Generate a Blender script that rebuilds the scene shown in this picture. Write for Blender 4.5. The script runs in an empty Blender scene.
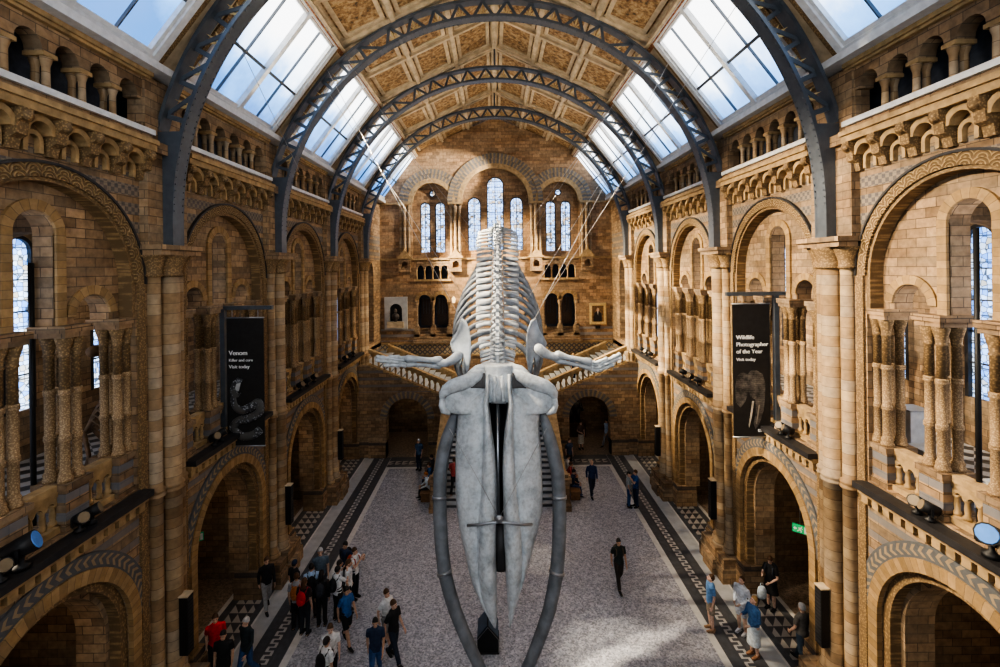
import bpy, bmesh, math, random
from math import sin, cos, pi, sqrt, radians as R, atan2
from mathutils import Vector as V, Matrix, Euler
from mathutils.geometry import tessellate_polygon
random.seed(7)
SC = bpy.context.scene
COL = SC.collection
EYE = 11.3; F = 472.0; CAMX = -0.15
BAY = 5.89; RIB1 = 11.7; WX = 8.4; BACK = 34.2; STAIR = 28.2
RIBS = [RIB1 + BAY*k for k in range(4)]
BAYC = [RIB1 - BAY/2 + BAY*k for k in range(4)]
ORD = ['nearest', 'second', 'third', 'farthest']
def at(x, y, d):
    "point seen at photo pixel x,y at distance d down the hall"
    return V((CAMX + ((x-494) - .0122*(y-267))*d/F, d, EYE - ((y-267) + .0122*(x-494))*d/F))
def onfloor(x, y, z=0):
    d = F*(EYE-z)/((y-267) + .0122*(x-494))
    return V((CAMX + ((x-494) - .0122*(y-267))*d/F, d, z))

# ---------------------------------------------------------------- mesh builder
class MB:
    def __init__(s): s.v = []; s.f = []; s.uv = {}; s.sm = set()
    def add(s, vs, fs, uvs=None, smooth=False):
        o = len(s.v); s.v += [tuple(p) for p in vs]
        for i, f in enumerate(fs):
            if uvs: s.uv[len(s.f)] = uvs[i]
            if smooth: s.sm.add(len(s.f))
            s.f.append([o+j for j in f])
        return s
    def box(s, x0, x1, y0, y1, z0, z1):
        vs = [(x, y, z) for z in (z0, z1) for y in (y0, y1) for x in (x0, x1)]
        return s.add(vs, [(0,2,3,1),(4,5,7,6),(0,1,5,4),(2,6,7,3),(0,4,6,2),(1,3,7,5)])
    def bar(s, p, q, w, h, up=(0,0,1)):
        p = V(p); q = V(q); d = (q-p).normalized(); u = V(up)
        if abs(d.dot(u)) > .98: u = V((0,1,0))
        a = d.cross(u).normalized()*w/2; b = a.cross(d).normalized()*h/2
        vs = [p-a-b, p+a-b, p+a+b, p-a+b, q-a-b, q+a-b, q+a+b, q-a+b]
        return s.add(vs, [(0,1,2,3),(7,6,5,4),(0,4,5,1),(1,5,6,2),(2,6,7,3),(3,7,4,0)])
    def rings(s, rs, cap=True, smooth=True, uv=False):
        n = len(rs[0]); vs = [p for r in rs for p in r]; fs = []; uvs = []
        for i in range(len(rs)-1):
            for j in range(n):
                k = (j+1) % n
                fs.append((i*n+j, i*n+k, (i+1)*n+k, (i+1)*n+j))
                uvs.append([(j/n, i), ((j+1)/n, i), ((j+1)/n, i+1), (j/n, i+1)])
        s.add(vs, fs, uvs if uv else None, smooth)
        if cap:
            o = len(s.v)-len(vs)
            s.f.append([o+j for j in range(n)][::-1]); s.f.append([o+(len(rs)-1)*n+j for j in range(n)])
        return s
    def tube(s, pts, rad, n=8, round_=False, flat=None, smooth=True):
        pts = [V(p) for p in pts]
        if not hasattr(rad, '__len__'): rad = [rad]*len(pts)
        rad = list(rad)
        if round_:
            a = (pts[0]-pts[1]).normalized(); b = (pts[-1]-pts[-2]).normalized()
            r0 = rad[0] if not hasattr(rad[0], '__len__') else min(rad[0]); r1 = rad[-1] if not hasattr(rad[-1], '__len__') else min(rad[-1])
            sc = lambda r, k: tuple(q*k for q in r) if hasattr(r, '__len__') else r*k
            pts = [pts[0]+a*r0*.9, pts[0]+a*r0*.6] + pts + [pts[-1]+b*r1*.6, pts[-1]+b*r1*.9]
            rad = [sc(rad[0], .3), sc(rad[0], .75)] + rad + [sc(rad[-1], .75), sc(rad[-1], .3)]
        rs = []; prev = None
        for i, p in enumerate(pts):
            t = (pts[min(i+1, len(pts)-1)] - pts[max(i-1, 0)]).normalized()
            if prev is None:
                u = V((0,0,1)) if abs(t.z) < .9 else V((0,1,0))
                if flat is not None: u = V(flat)
                prev = t.cross(u).normalized()
            a = (prev - t*prev.dot(t)).normalized(); prev = a; b = t.cross(a)
            r = rad[i]; ra, rb = r if hasattr(r, '__len__') else (r, r)
            rs.append([p + a*cos(2*pi*j/n)*ra + b*sin(2*pi*j/n)*rb for j in range(n)])
        return s.rings(rs, True, smooth)
    def lathe(s, prof, n=16, c=(0,0,0), smooth=True):
        c = V(c)
        return s.rings([[c+V((r*cos(2*pi*j/n), r*sin(2*pi*j/n), z)) for j in range(n)] for r, z in prof], True, smooth)
    def ell(s, c, rx, ry, rz, n=12, m=8):
        c = V(c); rs = []
        for i in range(m+1):
            a = -pi/2*.985 + pi*.985*i/m
            rs.append([c+V((rx*cos(a)*cos(2*pi*j/n), ry*cos(a)*sin(2*pi*j/n), rz*sin(a))) for j in range(n)])
        return s.rings(rs)
    def plate(s, out, holes, y0, y1):
        "polygon in x,z (holes allowed) given thickness from y0 to y1"
        loops = [out]+list(holes)
        flat = [p for l in loops for p in l]
        tr = tessellate_polygon([[V((p[0], p[1], 0)) for p in l] for l in loops])
        n = len(flat); vs = [(p[0], y0, p[1]) for p in flat]+[(p[0], y1, p[1]) for p in flat]
        fs = []
        for t in tr:
            a, b, c = (V(flat[i]) for i in t)
            if (b-a).cross(c-a) < 0: t = (t[0], t[2], t[1])
            fs.append(tuple(t)); fs.append(tuple(n+i for i in (t[0], t[2], t[1])))
        o = 0
        for li, l in enumerate(loops):
            m = len(l); ar = sum(l[i][0]*l[(i+1)%m][1]-l[(i+1)%m][0]*l[i][1] for i in range(m))
            for i in range(m):
                a, b = o+i, o+(i+1)%m
                q = (a, n+a, n+b, b)
                if (ar > 0) == (li == 0): q = q
                else: q = q[::-1]
                fs.append(q)
            o += m
        return s.add(vs, fs)
    def band(s, r0, r1, zs, y0, y1, zb=None, n=28, cx=0, a0=0, a1=pi):
        "arch ring in x,z, running down as jambs to zb; uv: length along, 0..1 across"
        P = []; rm = (r0+r1)/2; L = 0
        if zb is not None: P.append(((cx+r0, zb), (cx+r1, zb), 0)); L = zs-zb
        for i in range(n+1):
            a = a0+(a1-a0)*i/n
            P.append(((cx+r0*cos(a), zs+r0*sin(a)), (cx+r1*cos(a), zs+r1*sin(a)), L+(a-a0)*rm))
        if zb is not None: P.append(((cx-r0, zb), (cx-r1, zb), 2*L+(a1-a0)*rm))
        vs = []; fs = []; uvs = []
        for (i_, o_, q) in P: vs += [(i_[0], y0, i_[1]), (o_[0], y0, o_[1]), (i_[0], y1, i_[1]), (o_[0], y1, o_[1])]
        for k in range(len(P)-1):
            a = 4*k; b = a+4; u0, u1 = P[k][2], P[k+1][2]
            fs += [(a, a+1, b+1, b), (a+1, a+3, b+3, b+1), (a+2, a, b, b+2)]
            uvs += [[(u0,0),(u0,1),(u1,1),(u1,0)], [(u0,1),(u0,.9),(u1,.9),(u1,1)], [(u0,.1),(u0,0),(u1,0),(u1,.1)]]
        fs += [(0,2,3,1), (len(vs)-4, len(vs)-3, len(vs)-1, len(vs)-2)]
        uvs += [[(0,0)]*4, [(0,0)]*4]
        return s.add(vs, fs, uvs)
    def xf(s, M, start=0):
        for i in range(start, len(s.v)): s.v[i] = tuple(M @ V(s.v[i]))
        return s
    def mesh(s, name):
        m = bpy.data.meshes.new(name); m.from_pydata(s.v, [], s.f)
        if s.uv:
            l = m.uv_layers.new(name='UVMap')
            for i, p in enumerate(m.polygons):
                u = s.uv.get(i)
                if u:
                    for k, li in enumerate(p.loop_indices): l.data[li].uv = u[k]
        if s.sm:
            m.polygons.foreach_set('use_smooth', [i in s.sm for i in range(len(m.polygons))])
        m.update(); return m

def tag(o, label=None, cat=None, group=None, kind=None):
    if label: o['label'] = label
    if cat: o['category'] = cat
    if group: o['group'] = group
    if kind: o['kind'] = kind
    return o
def obj(name, mb, m, parent=None, label=None):
    me = mb.mesh(name) if isinstance(mb, MB) else mb
    if m is not None and not me.materials: me.materials.append(m)
    o = bpy.data.objects.new(name, me); COL.objects.link(o)
    if parent is not None: o.parent = parent
    if label: o['label'] = label
    return o
def thing(name, label, cat, loc=(0,0,0), rz=0, group=None):
    o = bpy.data.objects.new(name, None); COL.objects.link(o); o.empty_display_size = .2
    o.location = loc; o.rotation_euler = (0, 0, rz)
    return tag(o, label, cat, group)
def struct(name, mb, m, parent=None):
    o = obj(name, mb, m, parent)
    if parent is None: o['kind'] = 'structure'
    return o
def dup(o, loc=None, rz=None, label=None, group=None, parent=None):
    c = o.copy(); COL.objects.link(c)
    if parent is not None: c.parent = parent
    for ch in o.children: dup(ch, parent=c)
    if loc is not None: c.location = loc
    if rz is not None: c.rotation_euler = (c.rotation_euler[0], 0, rz)
    if label: c['label'] = label
    if group: c['group'] = group
    return c
def remesh(mb, size, name, sm=2):
    me = mb.mesh(name); o = bpy.data.objects.new('tmp', me); COL.objects.link(o)
    m = o.modifiers.new('r', 'REMESH'); m.mode = 'VOXEL'; m.voxel_size = size; m.use_smooth_shade = True
    if sm:
        k = o.modifiers.new('s', 'SMOOTH'); k.iterations = sm; k.factor = .5
    dg = bpy.context.evaluated_depsgraph_get(); dg.update()
    out = bpy.data.meshes.new_from_object(o.evaluated_get(dg)); out.name = name
    bpy.data.objects.remove(o); bpy.data.meshes.remove(me)
    out.polygons.foreach_set('use_smooth', [True]*len(out.polygons))
    return out
def text_mesh(body, size, bold=0.0, align='LEFT'):
    c = bpy.data.curves.new('txt', 'FONT'); c.body = body; c.size = size; c.extrude = .004; c.align_x = align
    o = bpy.data.objects.new('tmp', c); COL.objects.link(o)
    dg = bpy.context.evaluated_depsgraph_get(); dg.update()
    me = bpy.data.meshes.new_from_object(o.evaluated_get(dg)); bpy.data.objects.remove(o)
    bm = bmesh.new(); bm.from_mesh(me)
    if bold:
        g = bmesh.ops.duplicate(bm, geom=bm.verts[:]+bm.edges[:]+bm.faces[:])['geom']
        bmesh.ops.translate(bm, vec=(bold*1.6, 0, .001), verts=[v for v in g if isinstance(v, bmesh.types.BMVert)])
    bm.to_mesh(me); bm.free()
    me.transform(Matrix.Rotation(pi/2, 4, 'X')); return me
def arc(cx, zs, r, a0, a1, n=16):
    return [(cx+r*cos(a0+(a1-a0)*i/n), zs+r*sin(a0+(a1-a0)*i/n)) for i in range(n+1)]
def arch_hole(cx, hw, z0, zs):
    return [(cx-hw, z0), (cx+hw, z0)] + arc(cx, zs, hw, 0, pi)

# ---------------------------------------------------------------- materials
class G:
    "little node graph helper"
    def __init__(s, name):
        s.m = bpy.data.materials.new(name); s.m.use_nodes = True; s.t = s.m.node_tree; s.t.nodes.clear()
        s.out = s.t.nodes.new('ShaderNodeOutputMaterial'); s.geo = None
    def n(s, k, **kw):
        x = s.t.nodes.new('ShaderNode'+k)
        for a, b in kw.items(): setattr(x, a, b)
        return x
    def put(s, sock, v):
        if isinstance(v, bpy.types.NodeSocket): s.t.links.new(v, sock)
        elif v is not None:
            if isinstance(v, tuple) and len(v) == 3 and sock.type == 'RGBA': v = (*v, 1)
            sock.default_value = v
    def math(s, op, a, b=0.0, c=0.0):
        x = s.n('Math', operation=op); s.put(x.inputs[0], a); s.put(x.inputs[1], b); s.put(x.inputs[2], c); return x.outputs[0]
    def mix(s, f, a, b, bt='MIX'):
        x = s.n('Mix', data_type='RGBA', blend_type=bt); s.put(x.inputs[0], f); s.put(x.inputs[6], a); s.put(x.inputs[7], b); return x.outputs[2]
    def pos(s):
        if not s.geo: s.geo = s.n('NewGeometry')
        return s.geo.outputs['Position']
    def sep(s, v):
        x = s.n('SeparateXYZ'); s.put(x.inputs[0], v); return x.outputs
    def comb(s, a, b, c=0.0):
        x = s.n('CombineXYZ'); s.put(x.inputs[0], a); s.put(x.inputs[1], b); s.put(x.inputs[2], c); return x.outputs[0]
    def boxuv(s):
        p = s.sep(s.pos()); nn = s.sep(s.geo.outputs['True Normal'])
        side = s.math('GREATER_THAN', s.math('ABSOLUTE', nn[0]), .707); up = s.math('GREATER_THAN', s.math('ABSOLUTE', nn[2]), .75)
        u = s.math('ADD', s.math('MULTIPLY', p[1], side), s.math('MULTIPLY', p[0], s.math('SUBTRACT', 1.0, side)))
        v = s.math('ADD', s.math('MULTIPLY', p[1], up), s.math('MULTIPLY', p[2], s.math('SUBTRACT', 1.0, up)))
        return u, v
    def uv(s):
        x = s.n('TexCoord'); return s.sep(x.outputs['UV'])
    def noise(s, sc, det=3.0, vec=None, rough=.55):
        x = s.n('TexNoise'); s.put(x.inputs['Vector'], vec if vec is not None else s.pos()); x.inputs['Scale'].default_value = sc
        x.inputs['Detail'].default_value = det; x.inputs['Roughness'].default_value = rough; return x.outputs[0]
    def ramp(s, f, *st):
        x = s.n('ValToRGB'); e = x.color_ramp.elements
        while len(e) < len(st): e.new(.5)
        for i, (p, c) in enumerate(st): e[i].position = p; e[i].color = (*c, 1) if len(c) == 3 else c
        s.put(x.inputs[0], f); return x.outputs[0]
    def brick(s, vec, w, h, c1, c2, mo, ms=.012, bias=0.0):
        x = s.n('TexBrick'); s.put(x.inputs['Vector'], vec); s.put(x.inputs['Color1'], c1); s.put(x.inputs['Color2'], c2); s.put(x.inputs['Mortar'], mo)
        x.inputs['Scale'].default_value = 1; x.inputs['Brick Width'].default_value = w; x.inputs['Row Height'].default_value = h
        x.inputs['Mortar Size'].default_value = ms; x.inputs['Bias'].default_value = bias; x.inputs['Mortar Smooth'].default_value = .2
        return x.outputs
    def bump(s, h, st=.3, d=.02):
        x = s.n('Bump'); x.inputs['Strength'].default_value = st; x.inputs['Distance'].default_value = d; s.put(x.inputs['Height'], h); return x.outputs[0]
    def bsdf(s, col, rough=.7, metal=0.0, normal=None, **kw):
        x = s.n('BsdfPrincipled'); s.put(x.inputs['Base Color'], col); s.put(x.inputs['Roughness'], rough); s.put(x.inputs['Metallic'], metal)
        if normal is not None: s.put(x.inputs['Normal'], normal)
        for k, v in kw.items(): s.put(x.inputs[k.replace('_', ' ')], v)
        s.t.links.new(x.outputs[0], s.out.inputs[0]); return s.m

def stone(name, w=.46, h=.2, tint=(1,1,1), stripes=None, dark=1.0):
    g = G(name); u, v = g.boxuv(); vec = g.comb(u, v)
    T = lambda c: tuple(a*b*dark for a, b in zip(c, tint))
    b = g.brick(vec, w, h, T((.44,.30,.18)), T((.205,.133,.076)), T((.10,.07,.048)), .009)
    # per-course drift between honey, grey and umber
    drift = g.noise(1.0, 2.0, g.comb(g.math('MULTIPLY', u, .35), g.math('MULTIPLY', v, 1.6), 3.0))
    c = g.mix(g.ramp(drift, (.40, (0,0,0)), (.62, (1,1,1))), b[0], g.mix(.45, b[0], T((.33,.275,.20))))
    gr = g.noise(7.0, 4.0)
    c = g.mix(.55, c, g.ramp(gr, (.3, (.45,.43,.42)), (.7, (1.25,1.2,1.15))), 'MULTIPLY')
    grime = g.noise(.45, 3.0)
    c = g.mix(.6, c, g.ramp(grime, (.35, (.55,.52,.5)), (.6, (1.1,1.08,1.02))), 'MULTIPLY')
    if stripes:
        z = g.sep(g.pos())[2]
        for (z0, z1, per, duty, colr, chk) in stripes:
            inz = g.math('MULTIPLY', g.math('GREATER_THAN', z, z0), g.math('LESS_THAN', z, z1))
            st = g.math('LESS_THAN', g.math('FRACT', g.math('DIVIDE', z, per)), duty)
            if chk:
                k = g.n('TexChecker'); g.put(k.inputs[0], g.comb(u, v, .5)); k.inputs['Scale'].default_value = 10.5
                k.inputs['Color1'].default_value = (.085,.09,.105,1); k.inputs['Color2'].default_value = (.22,.195,.16,1)
                colr = k.outputs[0]
            c = g.mix(g.math('MULTIPLY', inz, st), c, g.mix(.25, colr, c))
    return g.bsdf(c, .82, 0, g.bump(g.math('ADD', g.math('MULTIPLY', b[1], -1.0), g.math('MULTIPLY', gr, .4)), .5, .02))

def shaft(name, tint=(1,1,1), h=.25):
    g = G(name); p = g.sep(g.pos()); z = g.math('DIVIDE', p[2], h)
    fl = g.math('FLOOR', z); fr = g.math('FRACT', z)
    wn = g.n('TexWhiteNoise', noise_dimensions='3D'); g.put(wn.inputs[0], g.comb(g.math('FLOOR', g.math('MULTIPLY', p[0], .7)), g.math('FLOOR', g.math('MULTIPLY', p[1], .7)), fl))
    T = lambda c: tuple(a*b for a, b in zip(c, tint))
    c = g.ramp(wn.outputs[0], (0, T((.26,.17,.092))), (.45, T((.37,.255,.145))), (.75, T((.34,.265,.185))), (1, T((.45,.325,.19))))
    c = g.mix(.5, c, g.ramp(g.noise(6, 4), (.3, (.5,.48,.46)), (.7, (1.2,1.18,1.15))), 'MULTIPLY')
    j = g.math('LESS_THAN', fr, .05)
    c = g.mix(g.math('MULTIPLY', j, .7), c, (.1,.07,.045))
    return g.bsdf(c, .7, 0, g.bump(j, -.4, .01))

def carved(name, c0=(.17,.11,.055), c1=(.40,.265,.13), sc=18.0, useuv=False):
    g = G(name)
    vec = None
    if useuv:
        q = g.uv(); vec = g.comb(q[0], g.math('MULTIPLY', q[1], .35))
    x = g.n('TexVoronoi', feature='F1'); g.put(x.inputs['Vector'], vec if vec is not None else g.pos()); x.inputs['Scale'].default_value = sc*1.3
    f = g.math('ADD', x.outputs['Distance'], g.math('MULTIPLY', g.noise(sc*2.2, 3.0), .35))
    c = g.ramp(f, (.25, c1), (.75, c0))
    return g.bsdf(c, .75, 0, g.bump(f, -.9, .05))

def voussoir(name, ca, cb, per=.3, duty=.5, edge=True):
    g = G(name); q = g.uv(); s = g.math('DIVIDE', q[0], per)
    wn = g.n('TexWhiteNoise', noise_dimensions='1D'); g.put(wn.inputs[1], g.math('FLOOR', s))
    f = g.math('LESS_THAN', g.math('FRACT', s), duty)
    c = g.mix(f, cb, ca)
    c = g.mix(.5, c, g.ramp(wn.outputs[0], (0, (.6,.58,.55)), (1, (1.25,1.2,1.1))), 'MULTIPLY')
    c = g.mix(.4, c, g.ramp(g.noise(8, 4), (.3, (.5,.5,.5)), (.7, (1.2,1.2,1.2))), 'MULTIPLY')
    jn = g.math('LESS_THAN', g.math('FRACT', g.math('DIVIDE', s, .5)), .06)
    c = g.mix(g.math('MULTIPLY', jn, .6), c, (.08,.06,.04))
    return g.bsdf(c, .8, 0, g.bump(jn, -.3, .01))

def chevron(name):
    g = G(name); q = g.uv()
    w = g.math('ABSOLUTE', g.math('SUBTRACT', q[1], .5))
    s = g.math('FRACT', g.math('DIVIDE', g.math('ADD', q[0], g.math('MULTIPLY', w, .28)), .2))
    f = g.math('MULTIPLY', g.math('LESS_THAN', s, .42), g.math('LESS_THAN', w, .34))
    c = g.mix(f, (.115,.117,.122), (.31,.235,.145))
    c = g.mix(.4, c, g.ramp(g.noise(8, 4), (.3, (.5,.5,.5)), (.7, (1.2,1.2,1.2))), 'MULTIPLY')
    return g.bsdf(c, .7)

def scallop(name):
    g = G(name); q = g.uv()
    a = g.math('FRACT', g.math('DIVIDE', q[0], .3)); row = g.math('GREATER_THAN', q[1], .5)
    a = g.math('SUBTRACT', a, .5); b = g.math('MULTIPLY', g.math('FRACT', g.math('MULTIPLY', q[1], 2.0)), .5)
    d = g.math('SQRT', g.math('ADD', g.math('MULTIPLY', a, a), g.math('MULTIPLY', b, b)))
    rg = g.math('SINE', g.math('MULTIPLY', d, 26.0))
    c = g.ramp(rg, (.2, (.2,.13,.065)), (.8, (.38,.265,.135)))
    c = g.mix(.4, c, g.ramp(g.noise(8, 4), (.3, (.5,.5,.5)), (.7, (1.2,1.2,1.2))), 'MULTIPLY')
    return g.bsdf(c, .78, 0, g.bump(rg, .6, .03))

def plain(name, col, rough=.6, metal=0.0, var=.25, sc=6.0, bump=0.0):
    g = G(name); n = g.noise(sc, 4.0)
    c = g.mix(1.0, col, g.ramp(n, (.3, (1-var,)*3), (.7, (1+var,)*3)), 'MULTIPLY')
    return g.bsdf(c, rough, metal, g.bump(n, bump, .02) if bump else None)

def emis(name, col, st):
    g = G(name); e = g.n('Emission'); g.put(e.inputs[0], col); e.inputs[1].default_value = st
    g.t.links.new(e.outputs[0], g.out.inputs[0]); return g.m

def leaded(name, st, c1, c2, w, h):
    "coloured leaded glass: daylight added as emission, dark cames"
    g = G(name); u, v = g.boxuv(); vec = g.comb(u, v)
    x = g.n('TexVoronoi', feature='DISTANCE_TO_EDGE'); g.put(x.inputs['Vector'], vec); x.inputs['Scale'].default_value = 1/w
    x.inputs['Randomness'].default_value = .55
    y = g.n('TexVoronoi', feature='F1'); g.put(y.inputs['Vector'], vec); y.inputs['Scale'].default_value = 1/w; y.inputs['Randomness'].default_value = .55
    came = g.math('LESS_THAN', x.outputs[0], .06)
    bar = g.math('LESS_THAN', g.math('FRACT', g.math('DIVIDE', v, h)), .05)
    cell = g.sep(y.outputs['Color'])
    c = g.ramp(cell[0], (0, c1), (.4, (.5,.7,1.0)), (.72, (.72,.85,1)), (.8, c2), (1, (.55,.72,.95)))
    dk = g.math('MAXIMUM', came, bar)
    c = g.mix(g.math('MULTIPLY', dk, .85), c, (.05,.05,.05))
    e = g.n('Emission'); g.put(e.inputs[0], c); e.inputs[1].default_value = st*.62  # pane glow stands in for daylight from outside
    d = g.n('BsdfTranslucent'); g.put(d.inputs[0], c)
    a = g.n('AddShader'); g.t.links.new(e.outputs[0], a.inputs[0]); g.t.links.new(d.outputs[0], a.inputs[1])
    g.t.links.new(a.outputs[0], g.out.inputs[0]); return g.m

def skyglass(name):
    g = G(name)
    n = g.noise(.55, 5.0); p = g.sep(g.pos())
    # painted daylight: bluer and dimmer toward the lower left panes, whiter up the roof
    f = g.math('ADD', g.math('MULTIPLY', n, .7), g.math('MULTIPLY', g.math('SUBTRACT', p[2], 16.4), .26))
    f = g.math('ADD', f, g.math('MULTIPLY', g.math('GREATER_THAN', p[0], 0.0), .12))
    c = g.ramp(f, (.38, (.05,.16,.40)), (.64, (.17,.37,.70)), (.88, (.82,.9,1.0)), (1.05, (1,1,1)))
    e = g.n('Emission'); g.put(e.inputs[0], c); e.inputs[1].default_value = 1.5
    t = g.n('BsdfTransparent'); g.put(t.inputs[0], (.3,.3,.3))
    a = g.n('AddShader'); g.t.links.new(e.outputs[0], a.inputs[0]); g.t.links.new(t.outputs[0], a.inputs[1])
    g.t.links.new(a.outputs[0], g.out.inputs[0]); return g.m

def terrazzo(name, base=(.37,.385,.42)):
    g = G(name)
    x = g.n('TexVoronoi', feature='F1'); g.put(x.inputs['Vector'], g.pos()); x.inputs['Scale'].default_value = 22
    cc = g.sep(x.outputs['Color'])
    c = g.mix(1.0, base, g.ramp(cc[0], (0, (.6,.58,.58)), (.5, (1,1,1)), (1, (1.45,1.4,1.36))), 'MULTIPLY')
    c = g.mix(.8, c, g.ramp(g.noise(.35, 3), (.35, (.88,.87,.88)), (.65, (1.06,1.05,1.05))), 'MULTIPLY')
    c = g.mix(.8, c, g.ramp(g.noise(5, 3), (.35, (.8,.8,.8)), (.65, (1.12,1.1,1.1))), 'MULTIPLY')
    return g.bsdf(c, .42)

def floor_tri(name, per=.42, v0=8.15, w=.6, cx=True):
    "dark and pale triangles in rows"
    g = G(name); p = g.sep(g.pos())
    u = g.math('FRACT', g.math('DIVIDE', p[1] if cx else p[0], per))
    v = g.math('FRACT', g.math('DIVIDE', g.math('ABSOLUTE', p[0] if cx else p[1]), w/2))
    f = g.math('LESS_THAN', u, g.math('MULTIPLY', v, .9))
    c = g.mix(f, (.07,.07,.078), (.40,.375,.34))
    return g.bsdf(c, .4)
def floor_key(name, c0, w, per=.3):
    "running square meander, |x| from c0 over width w"
    g = G(name); p = g.sep(g.pos())
    u = g.math('FRACT', g.math('DIVIDE', p[1], per)); v = g.math('DIVIDE', g.math('SUBTRACT', g.math('ABSOLUTE', p[0]), c0), w)
    hi = g.math('LESS_THAN', u, .5)
    lv = g.math('SUBTRACT', .72, g.math('MULTIPLY', hi, .44))
    run = g.math('LESS_THAN', g.math('ABSOLUTE', g.math('SUBTRACT', v, lv)), .1)
    st = g.math('LESS_THAN', g.math('FRACT', g.math('MULTIPLY', u, 2.0)), .32)
    ins = g.math('LESS_THAN', g.math('ABSOLUTE', g.math('SUBTRACT', v, .5)), .3)
    f = g.math('MAXIMUM', run, g.math('MULTIPLY', st, ins))
    c = g.mix(f, (.075,.077,.085), (.44,.43,.41))
    return g.bsdf(c, .4)
def floor_check(name, a=(.06,.065,.07), b=(.5,.5,.5), sc=3.0):
    g = G(name); k = g.n('TexChecker'); g.put(k.inputs[0], g.pos()); k.inputs['Scale'].default_value = sc
    g.put(k.inputs[1], a); g.put(k.inputs[2], b)
    mp = g.n('Mapping'); mp.inputs['Rotation'].default_value = (0, 0, R(45)); g.put(mp.inputs[0], g.pos())
    v = g.sep(mp.outputs[0]); g.put(k.inputs[0], g.comb(v[0], v[1], .1))
    return g.bsdf(k.outputs[0], .3)
def painted_panel(name):
    g = G(name); x = g.n('TexVoronoi', feature='SMOOTH_F1'); g.put(x.inputs['Vector'], g.pos()); x.inputs['Scale'].default_value = 5.0
    n = g.noise(9.0, 6.0, rough=.7)
    c = g.ramp(g.math('ADD', g.math('MULTIPLY', n, .8), g.math('MULTIPLY', x.outputs[0], .35)), (.38, (.07,.05,.03)), (.5, (.22,.125,.055)), (.6, (.34,.225,.115)), (.74, (.46,.35,.21)))
    return g.bsdf(c, .7)
def bone_mat(name):
    g = G(name); n = g.noise(3.0, 6.0, rough=.65); n2 = g.noise(14.0, 4.0)
    c = g.ramp(n, (.3, (.31,.335,.36)), (.5, (.50,.53,.55)), (.72, (.62,.64,.655)))
    c = g.mix(.35, c, g.ramp(n2, (.32, (.5,.46,.42)), (.55, (1.1,1.1,1.1))), 'MULTIPLY')
    return g.bsdf(c, .62, 0, g.bump(n2, .35, .02))

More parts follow.
